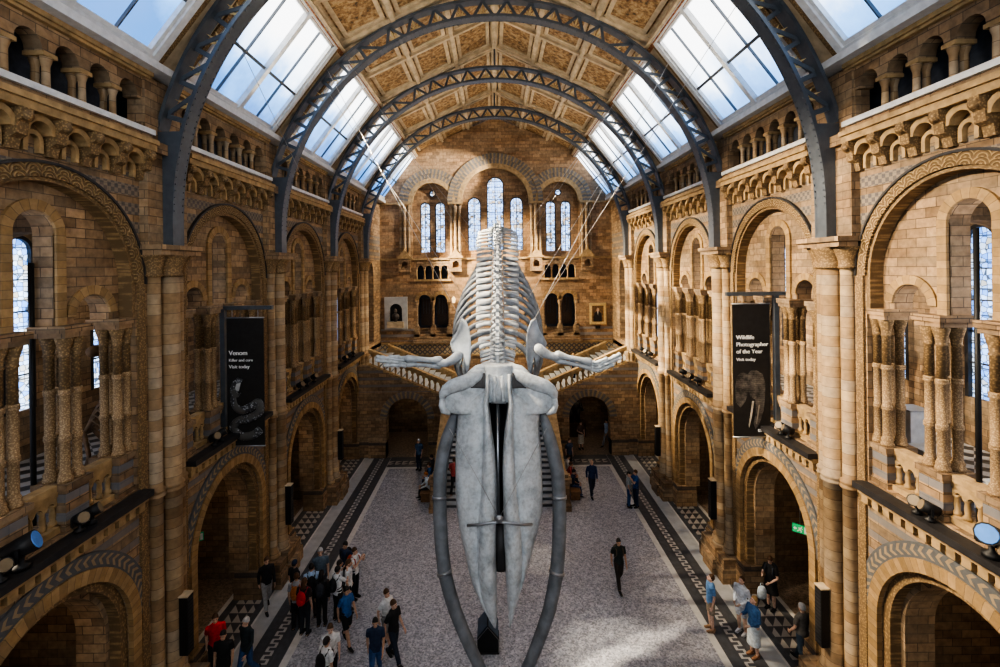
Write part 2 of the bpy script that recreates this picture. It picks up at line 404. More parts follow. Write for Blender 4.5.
M = {}
def build_materials():
    GB = (.12,.13,.15)
    M['wall'] = stone('nave_stone', stripes=[(3.9, 5.75, .42, .38, (.165,.165,.17), False), (11.9, 13.55, .42, .62, GB, True), (.75, .92, 1, 1.1, (.05,.05,.055), False)])
    M['stone'] = stone('buff_stone')
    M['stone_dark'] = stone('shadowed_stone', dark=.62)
    M['back'] = stone('end_wall_stone', .5, .24, (1.08,1.02,.98), stripes=[(6.0, 6.9, .45, .45, (.25,.25,.26), False)])
    M['rail'] = plain('balustrade_stone', (.37,.255,.13), .75, 0, .3, 5, .3)
    M['striped'] = stone('striped_pedestal', stripes=[(0, 30, .36, .45, (.16,.175,.2), False)])
    M['shaft'] = shaft('pier_shaft_stone')
    M['carved'] = carved('carved_terracotta')
    M['carved_uv'] = carved('carved_arch', useuv=True, sc=11.0)
    M['carved_col'] = carved('carved_column', (.25,.165,.09), (.50,.36,.205), 26.0)
    M['vouss'] = voussoir('arch_voussoir', (.37,.25,.13), (.32,.21,.10), .32)
    M['vouss_grey'] = voussoir('grey_buff_voussoir', (.17,.16,.155), (.31,.235,.15), .26, .5)
    M['chev'] = chevron('chevron_tile')
    M['scal'] = scallop('scallop_band')
    M['slate'] = plain('slate_ledge', (.035,.033,.034), .5)
    M['white'] = plain('white_painted_sill', (.62,.63,.64), .5, 0, .12)
    M['cream'] = plain('cream_moulding', (.50,.40,.27), .6, 0, .25, 3)
    M['redgold'] = carved('red_gold_moulding', (.20,.07,.035), (.5,.33,.13), 11)
    M['iron'] = plain('blue_grey_iron', (.105,.12,.14), .42, .3, .12)
    M['gold'] = plain('gilded_metal', (.62,.47,.24), .4, .3, .2)
    M['glass'] = skyglass('sky_glow_glass')
    M['lead'] = leaded('leaded_window', 1.0, (.22,.46,.9), (.6,.55,.45), .15, .75)
    M['lead_back'] = leaded('leaded_end_window', 1.0, (.66,.76,.9), (.62,.45,.25), .2, .8)
    M['panel'] = painted_panel('botanical_panel')
    M['terr'] = terrazzo('mosaic_floor')
    M['terr2'] = terrazzo('warm_mosaic', (.26,.21,.16))
    M['marble'] = plain('pale_marble', (.40,.41,.42), .35, 0, .12, 3)
    M['fwhite'] = plain('white_marble_line', (.55,.54,.52), .35, 0, .1)
    M['fdark'] = plain('dark_marble', (.085,.09,.1), .35, 0, .2)
    M['key'] = floor_key('meander_mosaic', 6.72, .42)
    M['tri'] = floor_tri('triangle_mosaic')
    M['tri2'] = floor_tri('triangle_mosaic_across', .4, 0, .6, False)
    M['check'] = floor_check('gallery_tiles')
    M['bone'] = bone_mat('whale_bone')
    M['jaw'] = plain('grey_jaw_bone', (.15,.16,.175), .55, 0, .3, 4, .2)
    M['steel'] = plain('steel', (.35,.36,.38), .35, .8, .1)
    M['black'] = plain('matt_black', (.012,.012,.013), .55, 0, .2)
    M['cable'] = plain('steel_cable', (.36,.35,.34), .5, .3, .1)
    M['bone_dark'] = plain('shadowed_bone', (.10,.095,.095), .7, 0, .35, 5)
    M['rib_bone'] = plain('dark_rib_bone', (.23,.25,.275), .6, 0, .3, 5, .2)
    M['spine_bone'] = plain('spine_bone', (.38,.405,.43), .6, 0, .3, 5, .2)
    M['wood'] = plain('oak', (.22,.12,.055), .5, 0, .3, 9)
    M['darkwood'] = plain('dark_oak', (.06,.035,.02), .45, 0, .3, 9)
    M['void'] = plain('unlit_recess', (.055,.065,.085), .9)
    M['front_glass'] = emis('bright_entrance_glass', (.86,.93,1.0), 5.0)
    M['blade_bone'] = plain('shoulder_blade_bone', (.34,.365,.395), .6, 0, .45, 2.5, .2)
    M['front_glass_dim'] = emis('soft_entrance_glass', (.86,.93,1.0), 2.6)
build_materials()
SIDES = [('left', -1, R(90)), ('right', 1, R(-90))]
def side_loc(sg, yc, z=0): return V((sg*WX, yc, z))

# ================================================================ setting: side walls, floors, galleries
def nave_wall(side, sg, rz):
    # polygon in u (along the wall) and z; for the right wall u runs toward the camera
    f = (lambda y: -y) if sg > 0 else (lambda y: y)
    Y0, Y1 = 5.75, BACK
    mb = MB()
    us = sorted([f(Y0), f(Y1)])
    out = [(us[0], -.02), (us[0], 16.0), (us[1], 16.0), (us[1], -.02)]
    lo = [(us[0], 0), (us[1], 0), (us[1], 6.0), (us[0], 6.0)]
    lo_pts = [(us[0], 0)]
    for c in sorted(f(y) for y in BAYC):
        lo_pts += [(c-1.82, 0)] + [(c+1.82*cos(a), 3.4+1.82*sin(a)) for a in [pi-pi*i/20 for i in range(21)]] + [(c+1.82, 0)]
    lo_pts += [(us[1], 0), (us[1], 6.0), (us[0], 6.0)]
    mb.plate(lo_pts, [], 0, .7)
    holes = [arch_hole(f(y), 2.08, 6.3, 11.0) for y in BAYC] + [arch_hole(f(31.3), .95, 6.3, 10.9)]
    mb.plate([(us[0], 6.0), (us[1], 6.0), (us[1], 14.55), (us[0], 14.55)], holes, 0, .75)
    # above the upper sill: recessed back of the little arcade and the cornice block
    mb.box(us[0], us[1], .0, .75, 15.85, 16.0)
    e0, e1 = sorted((f(29.5), f(Y1))); mb.box(e0, e1, -.02, .6, 14.5, 15.9)
    o = struct('wall_'+side, mb, M['wall']); o.location = (sg*WX, 0, 0); o.rotation_euler = (0, 0, rz)
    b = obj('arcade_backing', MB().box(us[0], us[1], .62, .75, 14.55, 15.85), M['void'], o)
    # gallery shell
    g = MB().box(us[0], us[1], .0, 5.4, 5.75, 6.0)
    fl = struct('floor', g, M['check']); fl.location = o.location; fl.rotation_euler = o.rotation_euler
    w = MB(); hs = []
    for y in BAYC:
        for du in (-1.4, 1.4): hs.append(arch_hole(f(y)+du, .42, 7.4, 11.9))
    w.plate([(us[0], 0), (us[1], 0), (us[1], 13.6), (us[0], 13.6)], hs, 5.1, 5.6)
    ow = struct('wall_outer_'+side, w, M['stone']); ow.location = o.location; ow.rotation_euler = o.rotation_euler
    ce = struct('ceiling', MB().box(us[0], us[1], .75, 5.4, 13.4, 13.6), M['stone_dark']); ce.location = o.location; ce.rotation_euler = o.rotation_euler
    k = 1
    for y in BAYC:
        for du in (-1.4, 1.4):
            wn = struct('window_%d' % k, MB().band(.36, .46, 11.9, 5.08, 5.3, 7.4, 16), M['slate'])
            wn.location = (sg*WX, y+du, 0); wn.rotation_euler = (0, 0, rz); k += 1
            obj('pane', MB().plate(arch_hole(0, .38, 7.4, 11.9), [], 5.2, 5.24), M['lead'], wn)
            gb = MB()
            for z in (8.4, 9.3, 10.2, 11.1): gb.box(-.38, .38, 5.15, 5.2, z-.02, z+.02)
            obj('saddle_bar', gb, M['slate'], wn)
    # cross walls of the gallery and of the alcoves below
    for i, y in enumerate([5.8]+RIBS):
        c = MB()
        c.plate([(.75, 6.0), (1.3, 6.0), (1.3, 10.4)] + [(3.2-1.9*cos(pi*j/18), 10.4+1.9*sin(pi*j/18)) for j in range(19)] + [(5.1, 6), (5.2, 6), (5.2, 13.4), (.75, 13.4)], [], -.25, .25)
        c.plate([(.7, 0), (5.2, 0), (5.2, 5.75), (.7, 5.75)], [], -.3, .3)
        # plate lies in x,z; local x is depth out of the nave
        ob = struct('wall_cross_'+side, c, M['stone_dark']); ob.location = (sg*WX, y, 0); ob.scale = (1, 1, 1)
        if sg < 0: ob.rotation_euler = (0, 0, pi)
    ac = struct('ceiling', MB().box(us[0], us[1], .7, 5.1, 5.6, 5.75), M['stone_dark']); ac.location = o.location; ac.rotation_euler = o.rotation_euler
    return o
for s, sg, rz in SIDES: nave_wall(s, sg, rz)

# main floor and its mosaic borders
def strip(name, x0, x1, y0, y1, m, z=.004, t=.02):
    return struct(name, MB().box(x0, x1, y0, y1, z-t, z), m)
strip('floor', -6.25, 6.25, 3, 27.0, M['terr'], 0, .2)
strip('floor', -13.6, -6.25, 3, BACK, M['terr2'], -.004, .2); strip('floor', 6.25, 13.6, 3, BACK, M['terr2'], -.004, .2)
strip('floor', -6.25, 6.25, 27.0, BACK, M['terr2'], -.004, .2)
for sg in (-1, 1):
    def S(name, a, b, m, z=.006): return strip(name, min(sg*a, sg*b), max(sg*a, sg*b), 3, STAIR-.05, m, z)
    S('trim_1', 6.2, 6.42, M['fwhite']); S('trim_2', 6.42, 6.72, M['fdark']); S('trim_3', 6.72, 7.14, M['key'], .007)
    S('trim_4', 7.14, 7.42, M['fdark']); S('trim_5', 7.42, 7.95, M['marble']); S('trim_6', 7.95, 8.02, M['fwhite']); S('trim_7', 8.02, 8.22, M['fdark'])
    S('trim_8', 8.22, 9.0, M['tri']); S('trim_9', 9.0, 9.25, M['fdark']); S('trim_10', 9.25, 9.4, M['fwhite'])
    # steps at the back of each alcove
    for k, y in enumerate(BAYC):
        o = struct('trim_11', MB().box(-1.9, 1.9, 4.2, 5.1, 0, .16).box(-1.9, 1.9, 4.5, 5.1, .16, .32), M['stone']); o.location = (sg*WX, y, 0); o.rotation_euler = (0, 0, -sg*pi/2)
strip('trim_12', -6.2, 6.2, 26.6, 26.8, M['fwhite'], .008); strip('trim_13', -6.4, 6.4, 26.8, 27.15, M['fdark'], .009)
strip('trim_14', -6.4, 6.4, 27.15, 27.6, M['tri2'], .0095); strip('trim_15', -6.4, 6.4, 27.6, STAIR, M['fdark'], .010)

# ================================================================ things of one side bay (built once, copied)
def build_ground_arch():
    t = thing('ground_archway', '', 'archway')
    obj('chevron_band', MB().band(2.06, 2.36, 3.4, -.05, .02, None, 36), M['chev'], t)
    obj('voussoir_ring', MB().band(1.8, 2.06, 3.4, -.09, .02, .95), M['vouss'], t)
    obj('carved_ring', MB().band(1.62, 1.82, 3.4, .06, .3, .95), M['carved_uv'], t)
    obj('inner_ring', MB().band(1.52, 1.64, 3.4, .3, .95, .95), M['stone'], t)
    for s in (-1, 1):
        a, b = sorted((s*1.5, s*2.1))
        obj('plinth', MB().box(a, b, -.14, .8, 0, .72).box(a+.03, b-.03, -.1, .78, .72, .95), M['wall'], t)
    return t
def build_ledge():
    t = thing('gallery_ledge', '', 'ledge')
    mb = MB().box(-2.18, 2.18, -.32, .1, 6.12, 6.26)
    obj('slate_shelf', mb, M['slate'], t)
    mb = MB().box(-2.18, 2.18, -.2, .02, 6.0, 6.12).box(-2.18, 2.18, -.06, .02, 5.74, 5.8)
    for i in range(15):
        x = -2.03+i*.29; mb.box(x-.09, x+.09, -.15, .02, 5.8, 6.0)
    obj('dentil_course', mb, M['rail'], t)
    return t
COLPROF = [(.13,.0),(.13,.06),(.105,.1),(.118,.14),(.09,.2),(.085,.24)]
def column_prof(z0, z1):
    h = z1-z0; p = [(r, z0+z) for r, z in COLPROF]
    for q in (.3, .62):
        z = z0+h*q; p += [(.085, z-.06), (.104, z-.04), (.104, z-.01), (.094, z), (.104, z+.01), (.104, z+.04), (.085, z+.06)]
    p += [(.083, z1-.38), (.105, z1-.36), (.088, z1-.33), (.1, z1-.22), (.145, z1-.05), (.15, z1)]
    return p
def build_cluster():
    t = thing('column_cluster', '', 'columns')
    obj('pedestal', MB().box(-.32, .32, .04, .74, 6.26, 6.42).box(-.26, .26, .08, .68, 6.42, 7.08).box(-.31, .31, .02, .72, 7.08, 7.2), M['striped'], t)
    pr = column_prof(7.2, 10.02)
    for x, y in ((-.13, .2), (.13, .2), (-.13, .5), (.13, .5)):
        cs = obj('column_shaft', MB().lathe(pr[:-6], 12, (x, y, 0)), M['carved_col'], t)
        obj('capital', MB().lathe(pr[-7:], 12, (x, y, 0)), M['carved'], cs)
    obj('abacus', MB().box(-.28, .28, .04, .68, 10.02, 10.12).box(-.32, .32, .0, .74, 10.12, 10.25), M['stone'], t)
    return t
def build_balustrade(L, n):
    t = thing('balustrade', '', 'balustrade')
    obj('top_rail', MB().box(-L/2, L/2, .2, .44, 7.06, 7.2).box(-L/2, L/2, .23, .41, 6.96, 7.06), M['rail'], t)
    obj('bottom_rail', MB().box(-L/2, L/2, .14, .48, 6.26, 6.42), M['rail'], t)
    sp = L/n
    for i in range(n+1):
        x = -L/2+sp*i
        if i in (0, n): x += .04 if i == 0 else -.04
        obj('baluster', MB().lathe([(.07,6.42),(.07,6.48),(.045,6.52),(.055,6.62),(.042,6.74),(.07,6.78),(.07,6.82)], 8, (x, .31, 0)), M['rail'], t)
    mb = MB()
    for i in range(n):
        c = -L/2+sp*(i+.5); r = sp/2-.05
        pts = [(c-sp/2, 6.8)] + [(c+r*cos(a), 6.8+min(r, .14)/r*r*sin(a)) for a in [pi-pi*j/8 for j in range(9)]] + [(c+sp/2, 6.8), (c+sp/2, 6.97), (c-sp/2, 6.97)]
        mb.plate(pts, [], .25, .39)
    obj('arched_panel', mb, M['rail'], t)
    return t
def tymp_outline():
    p = [(-2.1, 10.2), (-1.7, 10.2)]
    p += [(-1.27+.43*cos(a), 10.4+.43*sin(a)) for a in [pi-pi*j/12 for j in range(13)]] + [(-.84, 10.2), (-.42, 10.2)]
    p += [(.42*cos(a), 12.05+.42*sin(a)) for a in [pi-pi*j/14 for j in range(15)]] + [(.42, 10.2), (.84, 10.2)]
    p += [(1.27+.43*cos(a), 10.4+.43*sin(a)) for a in [pi-pi*j/12 for j in range(13)]] + [(1.7, 10.2), (2.1, 10.2)]
    p += [(2.1*cos(a), 11.0+2.1*sin(a)) for a in [pi*j/30 for j in range(31)]]
    return p
def build_upper_arch():
    t = thing('gallery_arch', '', 'archway')
    obj('hood_mould', MB().band(2.3, 2.35, 11.0, -.09, .02, None, 40), M['slate'], t)
    obj('scallop_band', MB().band(2.06, 2.3, 11.0, -.06, .02, None, 40), M['scal'], t)
    obj('carved_jamb', MB().band(1.98, 2.09, 11.0, .0, .3, 10.25, 40), M['carved_uv'], t)
    obj('tympanum', MB().plate(tymp_outline(), [], .3, .72), M['stone'], t)
    obj('tall_arch_ring', MB().band(.42, .62, 12.05, .24, .32, 10.25, 20), M['vouss'], t)
    for s in (-1, 1): obj('side_arch_ring', MB().band(.43, .62, 10.4, .25, .32, None, 16, s*1.27), M['vouss'], t)
    return t
def build_corbels():
    t = thing('corbel_table', '', 'corbels')
    n = 6; sp = 4.4/n
    mb = MB().box(-2.35, 2.35, -.42, .02, 14.25, 14.36).box(-2.35, 2.35, -.36, .02, 14.1, 14.25)
    obj('cornice_moulding', mb, M['rail'], t)
    for i in range(n+1):
        x = -2.2+sp*i
        cm = MB()
        prof = [(0, 13.42), (-.1, 13.42), (-.14, 13.6), (-.26, 13.66), (-.28, 13.86), (-.36, 13.92), (-.38, 14.1), (0, 14.1)]
        s0 = len(cm.v); cm.plate([(a, b) for a, b in prof], [], -.1, .1)
        cm.xf(Matrix(((0,1,0,x),(1,0,0,0),(0,0,1,0),(0,0,0,1))), s0)
        cm.ell((x, -.36, 13.98), .1, .08, .1, 8, 6)
        obj('corbel', cm, M['carved'], t)
    am = MB()
    for i in range(n):
        c = -2.2+sp*(i+.5); am.band(sp/2-.16, sp/2-.04, 13.78, -.24, .02, None, 10, c); am.band(sp/2-.26, sp/2-.18, 13.66, -.1, .02, 13.45, 10, c)
    obj('little_arch', am, M['rail'], t)
    return t
def build_upper_arcade():
    t = thing('clerestory_arcade', '', 'arcade')
    n = 6; sp = 4.6/n
    obj('white_sill', MB().box(-2.4, 2.4, -.3, .1, 14.5, 14.62), M['white'], t)
    obj('stone_course', MB().box(-2.4, 2.4, -.22, .1, 14.36, 14.5), M['stone'], t)
    mb = MB()
    pts = [(-2.45, 14.62), (-2.3+.02, 14.62)]
    holes = [arch_hole(-2.3+sp*(i+.5), sp/2-.13, 14.66, 15.42) for i in range(n)]
    # spandrel wall over paired colonnettes
    out = [(-2.42, 15.34)]
    for i in range(n):
        c = -2.3+sp*(i+.5); r = sp/2-.13
        out += [(c-r, 15.34)] + [(c+r*cos(a), 15.4+r*sin(a)) for a in [pi-pi*j/10 for j in range(11)]] + [(c+r, 15.34)]
    out += [(2.42, 15.34), (2.42, 15.92), (-2.42, 15.92)]
    mb.plate(out, [], -.04, .3)
    mb.box(-2.45, -2.3, -.04, .3, 14.62, 15.34).box(2.3, 2.45, -.04, .3, 14.62, 15.34)
    obj('spandrel', mb, M['stone'], t)
    obj('cornice', MB().box(-2.5, 2.5, -.2, .1, 15.92, 16.04).box(-2.5, 2.5, -.14, .1, 15.86, 15.92), M['rail'], t)
    pr = [(.1,14.62),(.1,14.68),(.07,14.74),(.066,15.1),(.07,15.14),(.1,15.24),(.105,15.34)]
    for i in range(1, n):
        x = -2.3+sp*i
        for y in (.02, .22): obj('colonnette', MB().lathe(pr, 10, (x, y, 0)), M['shaft'], t)
        obj('capital_block', MB().box(x-.14, x+.14, -.08, .32, 15.28, 15.36), M['rail'], t)
    return t
def build_pier():
    t = thing('stone_pier', '', 'pier')
    obj('base_plinth', MB().box(-.95, .95, -.62, .02, 0, .5).box(-.42, .42, -.72, .02, 0, .55).box(-.9, .9, -.55, .02, .5, .85).box(-.36, .36, -.6, .02, .55, .95), M['stone'], t)
    ring = lambda r, z: [(r, z-.12), (r+.05, z-.09), (r+.06, z-.04), (r+.02, z), (r+.06, z+.04), (r+.05, z+.09), (r, z+.12)]
    def sh(r, top): return [(r+.09,.85),(r+.09,.95),(r+.03,1.02),(r+.05,1.08),(r,1.14)] + ring(r, 6.0) + [(r, top-.02)]
    obj('main_shaft', MB().lathe(sh(.22, 11.2), 18, (0, -.2, 0)), M['shaft'], t)
    for s in (-1, 1):
        obj('side_shaft', MB().lathe(sh(.15, 11.2), 14, (s*.41, -.1, 0)), M['shaft'], t)
        obj('carved_strip', MB().box(s*.72-.1, s*.72+.1, -.06, .01, .9, 11.2), M['carved'], t)
    obj('pilaster', MB().box(-.62, .62, -.04, .01, .85, 11.2), M['stone'], t)
    cap = [(.27,11.16),(.3,11.2),(.27,11.24),(.29,11.4),(.38,11.62),(.42,11.68)]
    obj('capital', MB().lathe(cap, 16, (0, -.2, 0)).lathe([(a-.09, b) for a, b in cap], 14, (.45, -.12, 0)).lathe([(a-.09, b) for a, b in cap], 14, (-.45, -.12, 0)), M['carved'], t)
    obj('abacus', MB().box(-.74, .74, -.54, .02, 11.68, 11.8).box(-.8, .8, -.6, .02, 11.8, 11.92), M['stone'], t)
    obj('upper_pilaster', MB().box(-.7, .7, -.2, .02, 11.92, 14.1).box(-.78, .78, -.34, .02, 14.1, 14.36).box(-.62, .62, -.1, .3, 14.36, 15.9), M['stone'], t)
    return t
def build_spot():
    t = thing('spotlight', '', 'spotlight')
    obj('base', MB().lathe([(.09,0),(.09,.05),(.03,.07),(.03,.16)], 10), M['black'], t)
    hs = obj('housing', MB().tube([(0,.14,.2),(0,.0,.25),(0,-.13,.3)], [.09,.11,.12], 12), M['black'], t)
    obj('lens', MB().tube([(0,-.131,.3),(0,-.14,.304)], [.105,.1], 12), M['lens'], hs)
    obj('yoke', MB().bar((-.13,0,.14), (-.13,0,.28), .02, .04).bar((.13,0,.14), (.13,0,.28), .02, .04).bar((-.13,0,.14), (.13,0,.14), .02, .04), M['black'], t)
    return t
M['lens'] = plain('warm_lens', (.22,.17,.11), .25, 0, .1)
M['lens_blue'] = plain('blue_lens', (.12,.3,.75), .2, 0, .1)

proto = dict(ga=build_ground_arch(), led=build_ledge(), cl=build_cluster(), bs=build_balustrade(.78, 3), bc=build_balustrade(.74, 3), ua=build_upper_arch(), co=build_corbels(), ar=build_upper_arcade(), pi=build_pier(), sp=build_spot())
used = set(); big_spots = []
def place(key, loc, rz, label, group):
    o = proto[key]
    if key in used: return dup(o, loc, rz, label, group)
    used.add(key); o.location = loc; o.rotation_euler = (0, 0, rz); tag(o, label, None, group); return o
def L(rz, loc, x, y=0, z=0): return V(loc) + Matrix.Rotation(rz, 3, 'Z') @ V((x, y, z))
BN = ['nearest bay', 'second bay', 'third bay', 'farthest bay']
for side, sg, rz in SIDES:
    for k, yc in enumerate(BAYC):
        loc = V((sg*WX, yc, 0)); w = f'{side} wall {BN[k]}'
        place('ga', loc, rz, f'round ground floor archway with grey chevron band, {w}', 'ground floor archways')
        place('led', loc, rz, f'dark shelf over dentils below the gallery, {w}', 'gallery ledges')
        place('ua', loc, rz, f'big scalloped round arch framing the gallery, {w}', 'gallery arches')
        place('co', loc, rz, f'carved corbel row under the high cornice, {w}', 'corbel tables')
        place('ar', loc, rz, f'row of small paired columns below the skylight, {w}', 'clerestory arcades')
        near = -1 if sg < 0 else 1     # local x that points toward the camera
        for q, nm in ((2, 'nearer outer'), (1, 'nearer inner'), (-1, 'farther inner'), (-2, 'farther outer')):
            u = near*(.63 if abs(q) == 1 else 1.93)*(1 if q > 0 else -1)
            place('cl', L(rz, loc, u), rz, f'cluster of four carved columns, {nm} of its arch, {w}', 'gallery column clusters')
        for q, nm in ((1, 'nearer'), (-1, 'farther')):
            place('bs', L(rz, loc, near*q*1.28), rz, f'short stone balustrade, {nm} side opening of gallery arch, {w}', 'gallery balustrades')
        place('bc', loc, rz, f'stone balustrade in middle opening of gallery arch, {w}', 'gallery balustrades')
        # ledge spotlights
        spots = [(-1.05, 0), (-.72, 1), (.42, 0), (.7, 1)] if k < 2 else [(-.9, 0), (-.2, 1), (.6, 1)]
        for j, (u, d) in enumerate(spots):
            o = place('sp', L(rz, loc, near*-u, -.14, 6.26), rz + (.5 if j % 2 else -.4), f'black spotlight on the gallery ledge, {["nearest","second nearest","third nearest","farthest"][j] if len(spots)==4 else ["nearest","middle","farthest"][j]} on {w}', 'ledge spotlights')
            if k == 0 and j == 1: big_spots.append(o)
    for k, y in enumerate(RIBS):
        place('pi', V((sg*WX, y, 0)), rz, f'tall clustered stone pier on the {side} wall, {ORD[k]} to the camera', 'nave piers')
# fix label order of spotlights: near*-u puts negative u nearest
for o in big_spots:
    ln = [c for c in o.children_recursive if c.name.startswith('lens')][0]; ln.material_slots[0].link = 'OBJECT'; ln.material_slots[0].material = M['lens_blue']; o.scale = (1.5,)*3
# ================================================================ iron arches
def build_rib():
    t = thing('iron_roof_arch', '', 'roof arch')
    ri, ro, zc = 8.0, 8.62, 12.6
    def chord(r, w, th, a0, a1, n=64, foot=None):
        rs = []
        pts = [((r)*cos(a0+(a1-a0)*i/n), zc+r*sin(a0+(a1-a0)*i/n), a0+(a1-a0)*i/n) for i in range(n+1)]
        P = [(x, z, cos(a), sin(a)) for x, z, a in pts]
        if foot is not None: P = [(r, foot, 1, 0)] + P + [(-r, foot, -1, 0)]
        for x, z, ca, sa in P:
            rs.append([V((x-ca*th/2, -w/2, z-sa*th/2)), V((x+ca*th/2, -w/2, z+sa*th/2)), V((x+ca*th/2, w/2, z+sa*th/2)), V((x-ca*th/2, w/2, z-sa*th/2))])
        return MB().rings(rs, True, False)
    a_end = math.asin(2.1/ro)
    mb = chord(ri, .42, .09, 0, pi, 64, 11.92)
    for i in range(150):      # rivet heads on the soffit
        a = .02+(pi-.04)*i/149
        for y in (-.16, .16):
            c = V(((ri-.05)*cos(a), y, zc+(ri-.05)*sin(a))); s = .018
            mb.box(c.x-s, c.x+s, c.y-s, c.y+s, c.z-s, c.z+s)
    obj('inner_chord', mb, M['iron'], t)
    obj('outer_chord', chord(ro, .36, .09, a_end, pi-a_end), M['iron'], t)
    for s in (-1, 1):
        n = 10
        pl = [(s*(ri+.02), 11.93), (s*8.38, 11.93), (s*8.38, 14.7)] + [(s*ri*cos(a), zc+ri*sin(a)) for a in [math.asin(2.1/ri)*(1-i/n) for i in range(n+1)]]
        obj('foot_plate', MB().plate(pl, [], -.2, .2), M['iron'], t)
    N = 24; A0 = .30; A1 = pi-.30
    pt = lambda r, a, y=0: V((r*cos(a), y, zc+r*sin(a)))
    for i in range(N+1):
        a = A0+(A1-A0)*i/N
        if i < 7 or i > N-7:
            obj('radial_strut', MB().bar(pt(ri, a), pt(ro, a), .12, .05, (0,1,0)), M['iron'], t)
        if i < N:
            am = a+(A1-A0)/N/2; b = a+(A1-A0)/N
            if i < 7: obj('strut', MB().bar(pt(ri, b), pt(ro, a), .10, .05, (0,1,0)), M['iron'], t)
            elif i >= N-7: obj('strut', MB().bar(pt(ri, a), pt(ro, b), .10, .05, (0,1,0)), M['iron'], t)
            else:
                obj('strut', MB().bar(pt(ri, a), pt(ro, am), .10, .05, (0,1,0)), M['iron'], t)
                obj('strut', MB().bar(pt(ro, am), pt(ri, b), .10, .05, (0,1,0)), M['iron'], t)
            # gilded leaf between the chords
            lf = MB(); ca = am; base = pt(ri+.06, ca); up = pt(1, ca)-V((0,0,zc)); sd = V((-up.z, 0, up.x)).normalized() if True else None
            for ang, ln in ((-1.1,.24),(-.55,.34),(0,.44),(.55,.34),(1.1,.24)):
                d = (up*cos(ang)+sd*sin(ang)).normalized(); e = d.cross(V((0,1,0)))
                q = base+up*.04
                lf.add([q, q+d*ln*.5+e*.035, q+d*ln, q+d*ln*.5-e*.035, q+d*ln*.5+V((0,.015,0))], [(0,1,2,3),(0,4,1),(1,4,2),(2,4,3),(3,4,0)])
            obj('gilded_leaf', lf, M['gold'], t)
    obj('crown_rod', MB().tube([(0,0,zc+ro), (0,0,22.2)], [.05,.05], 8), M['iron'], t)
    return t
rib = build_rib()
for k, y in enumerate(RIBS):
    o = rib if k == 0 else dup(rib)
    o.location = (0, y, 0); tag(o, ['riveted blue grey iron arch nearest the camera, cut off by the picture top', 'second iron lattice arch from the camera, its crown touching the top of the picture', 'third iron lattice arch from the camera, between two others', 'farthest and smallest iron lattice arch, close to the brick gable'][k], 'roof arch', 'iron roof arches')

# ================================================================ roof: skylights, ceiling
wn = 20
tilt = math.asin(2.5/4.1); SL = 4.1
def build_sky(y0=-2.35, y1=2.35):
    t = bpy.data.objects.new('window_20', None); COL.objects.link(t); t['kind'] = 'structure'
    def frame(a, b, c, d, w, yy0, yy1): return MB().box(a, b, yy0, yy1, c, c+w).box(a, b, yy0, yy1, d-w, d).box(a, a+w, yy0, yy1, c, d).box(b-w, b, yy0, yy1, c, d)
    obj('window_frame', frame(-2.4, 2.4, 0, SL, .2, -.12, .06), M['white'], t)
    obj('inner_moulding', frame(-2.2, 2.2, .2, SL-.2, .1, -.06, .06), M['white'], t)
    obj('mullion', MB().box(-.09, .09, -.12, .04, .2, SL-.2), M['white'], t)
    obj('transom', MB().box(-2.2, 2.2, -.05, .04, 1.64, 1.73), M['iron'], t)
    for x in (-1.15, 1.15): obj('glazing_bar', MB().box(x-.018, x+.018, -.03, .04, .25, SL-.25), M['iron'], t)
    for (a, b) in ((-2.2, -.05), (.05, 2.2)):
        for (c, d) in ((.2, 1.68), (1.68, SL-.2)): obj('pane', MB().box(a, b, .05, .06, c, d), M['glass'], t)
    return t
def build_ceiling():
    t = bpy.data.objects.new('ceiling', None); COL.objects.link(t); t['kind'] = 'structure'
    W = math.hypot(5.65, 2.65)
    obj('boarding', MB().box(-2.95, 2.95, .18, .26, 0, W), M['cream'], t)
    obj('purlin', MB().box(-2.95, 2.95, -.2, .2, -.35, .02), M['cream'], t)
    obj('red_moulding', MB().box(-2.95, 2.95, -.24, -.18, -.25, -.1), M['redgold'], t)
    for i in range(1, 3):
        z = W*i/3; obj('ceiling_beam', MB().box(-2.95, 2.95, -.05, .2, z-.08, z+.08).box(-2.95, 2.95, .08, .2, z-.16, z+.16), M['cream'], t)
    obj('ceiling_beam', MB().box(-2.95, 2.95, -.06, .2, W-.14, W), M['cream'], t)
    for x in (-2.8, 0, 2.8):
        obj('cross_beam', MB().box(x-.08, x+.08, -.03, .2, 0, W).box(x-.16, x+.16, .09, .2, 0, W), M['cream'], t)
    for i in range(3):
        for x in (-1.4, 1.4):
            z = W*(i+.5)/3
            obj('painted_panel', MB().box(x-1.25, x+1.25, .15, .185, z-.88, z+.88), M['panel'], t)
            obj('panel_moulding', MB().plate([(x-1.22, z-.82), (x+1.22, z-.82), (x+1.22, z+.82), (x-1.22, z+.82)], [[(x-1.05, z-.65), (x+1.05, z-.65), (x+1.05, z+.65), (x-1.05, z+.65)]], .1, .16), M['cream'], t)
    return t
def rafters():
    t = bpy.data.objects.new('trim_20', None); COL.objects.link(t); t['kind'] = 'structure'
    obj('rafter', MB().box(-.55, .55, -.02, .3, 0, SL), M['cream'], t)
    obj('carved_edge', MB().box(-.5, -.36, -.08, 0, 0, SL).box(.36, .5, -.08, 0, 0, SL), M['carved'], t)
    return t
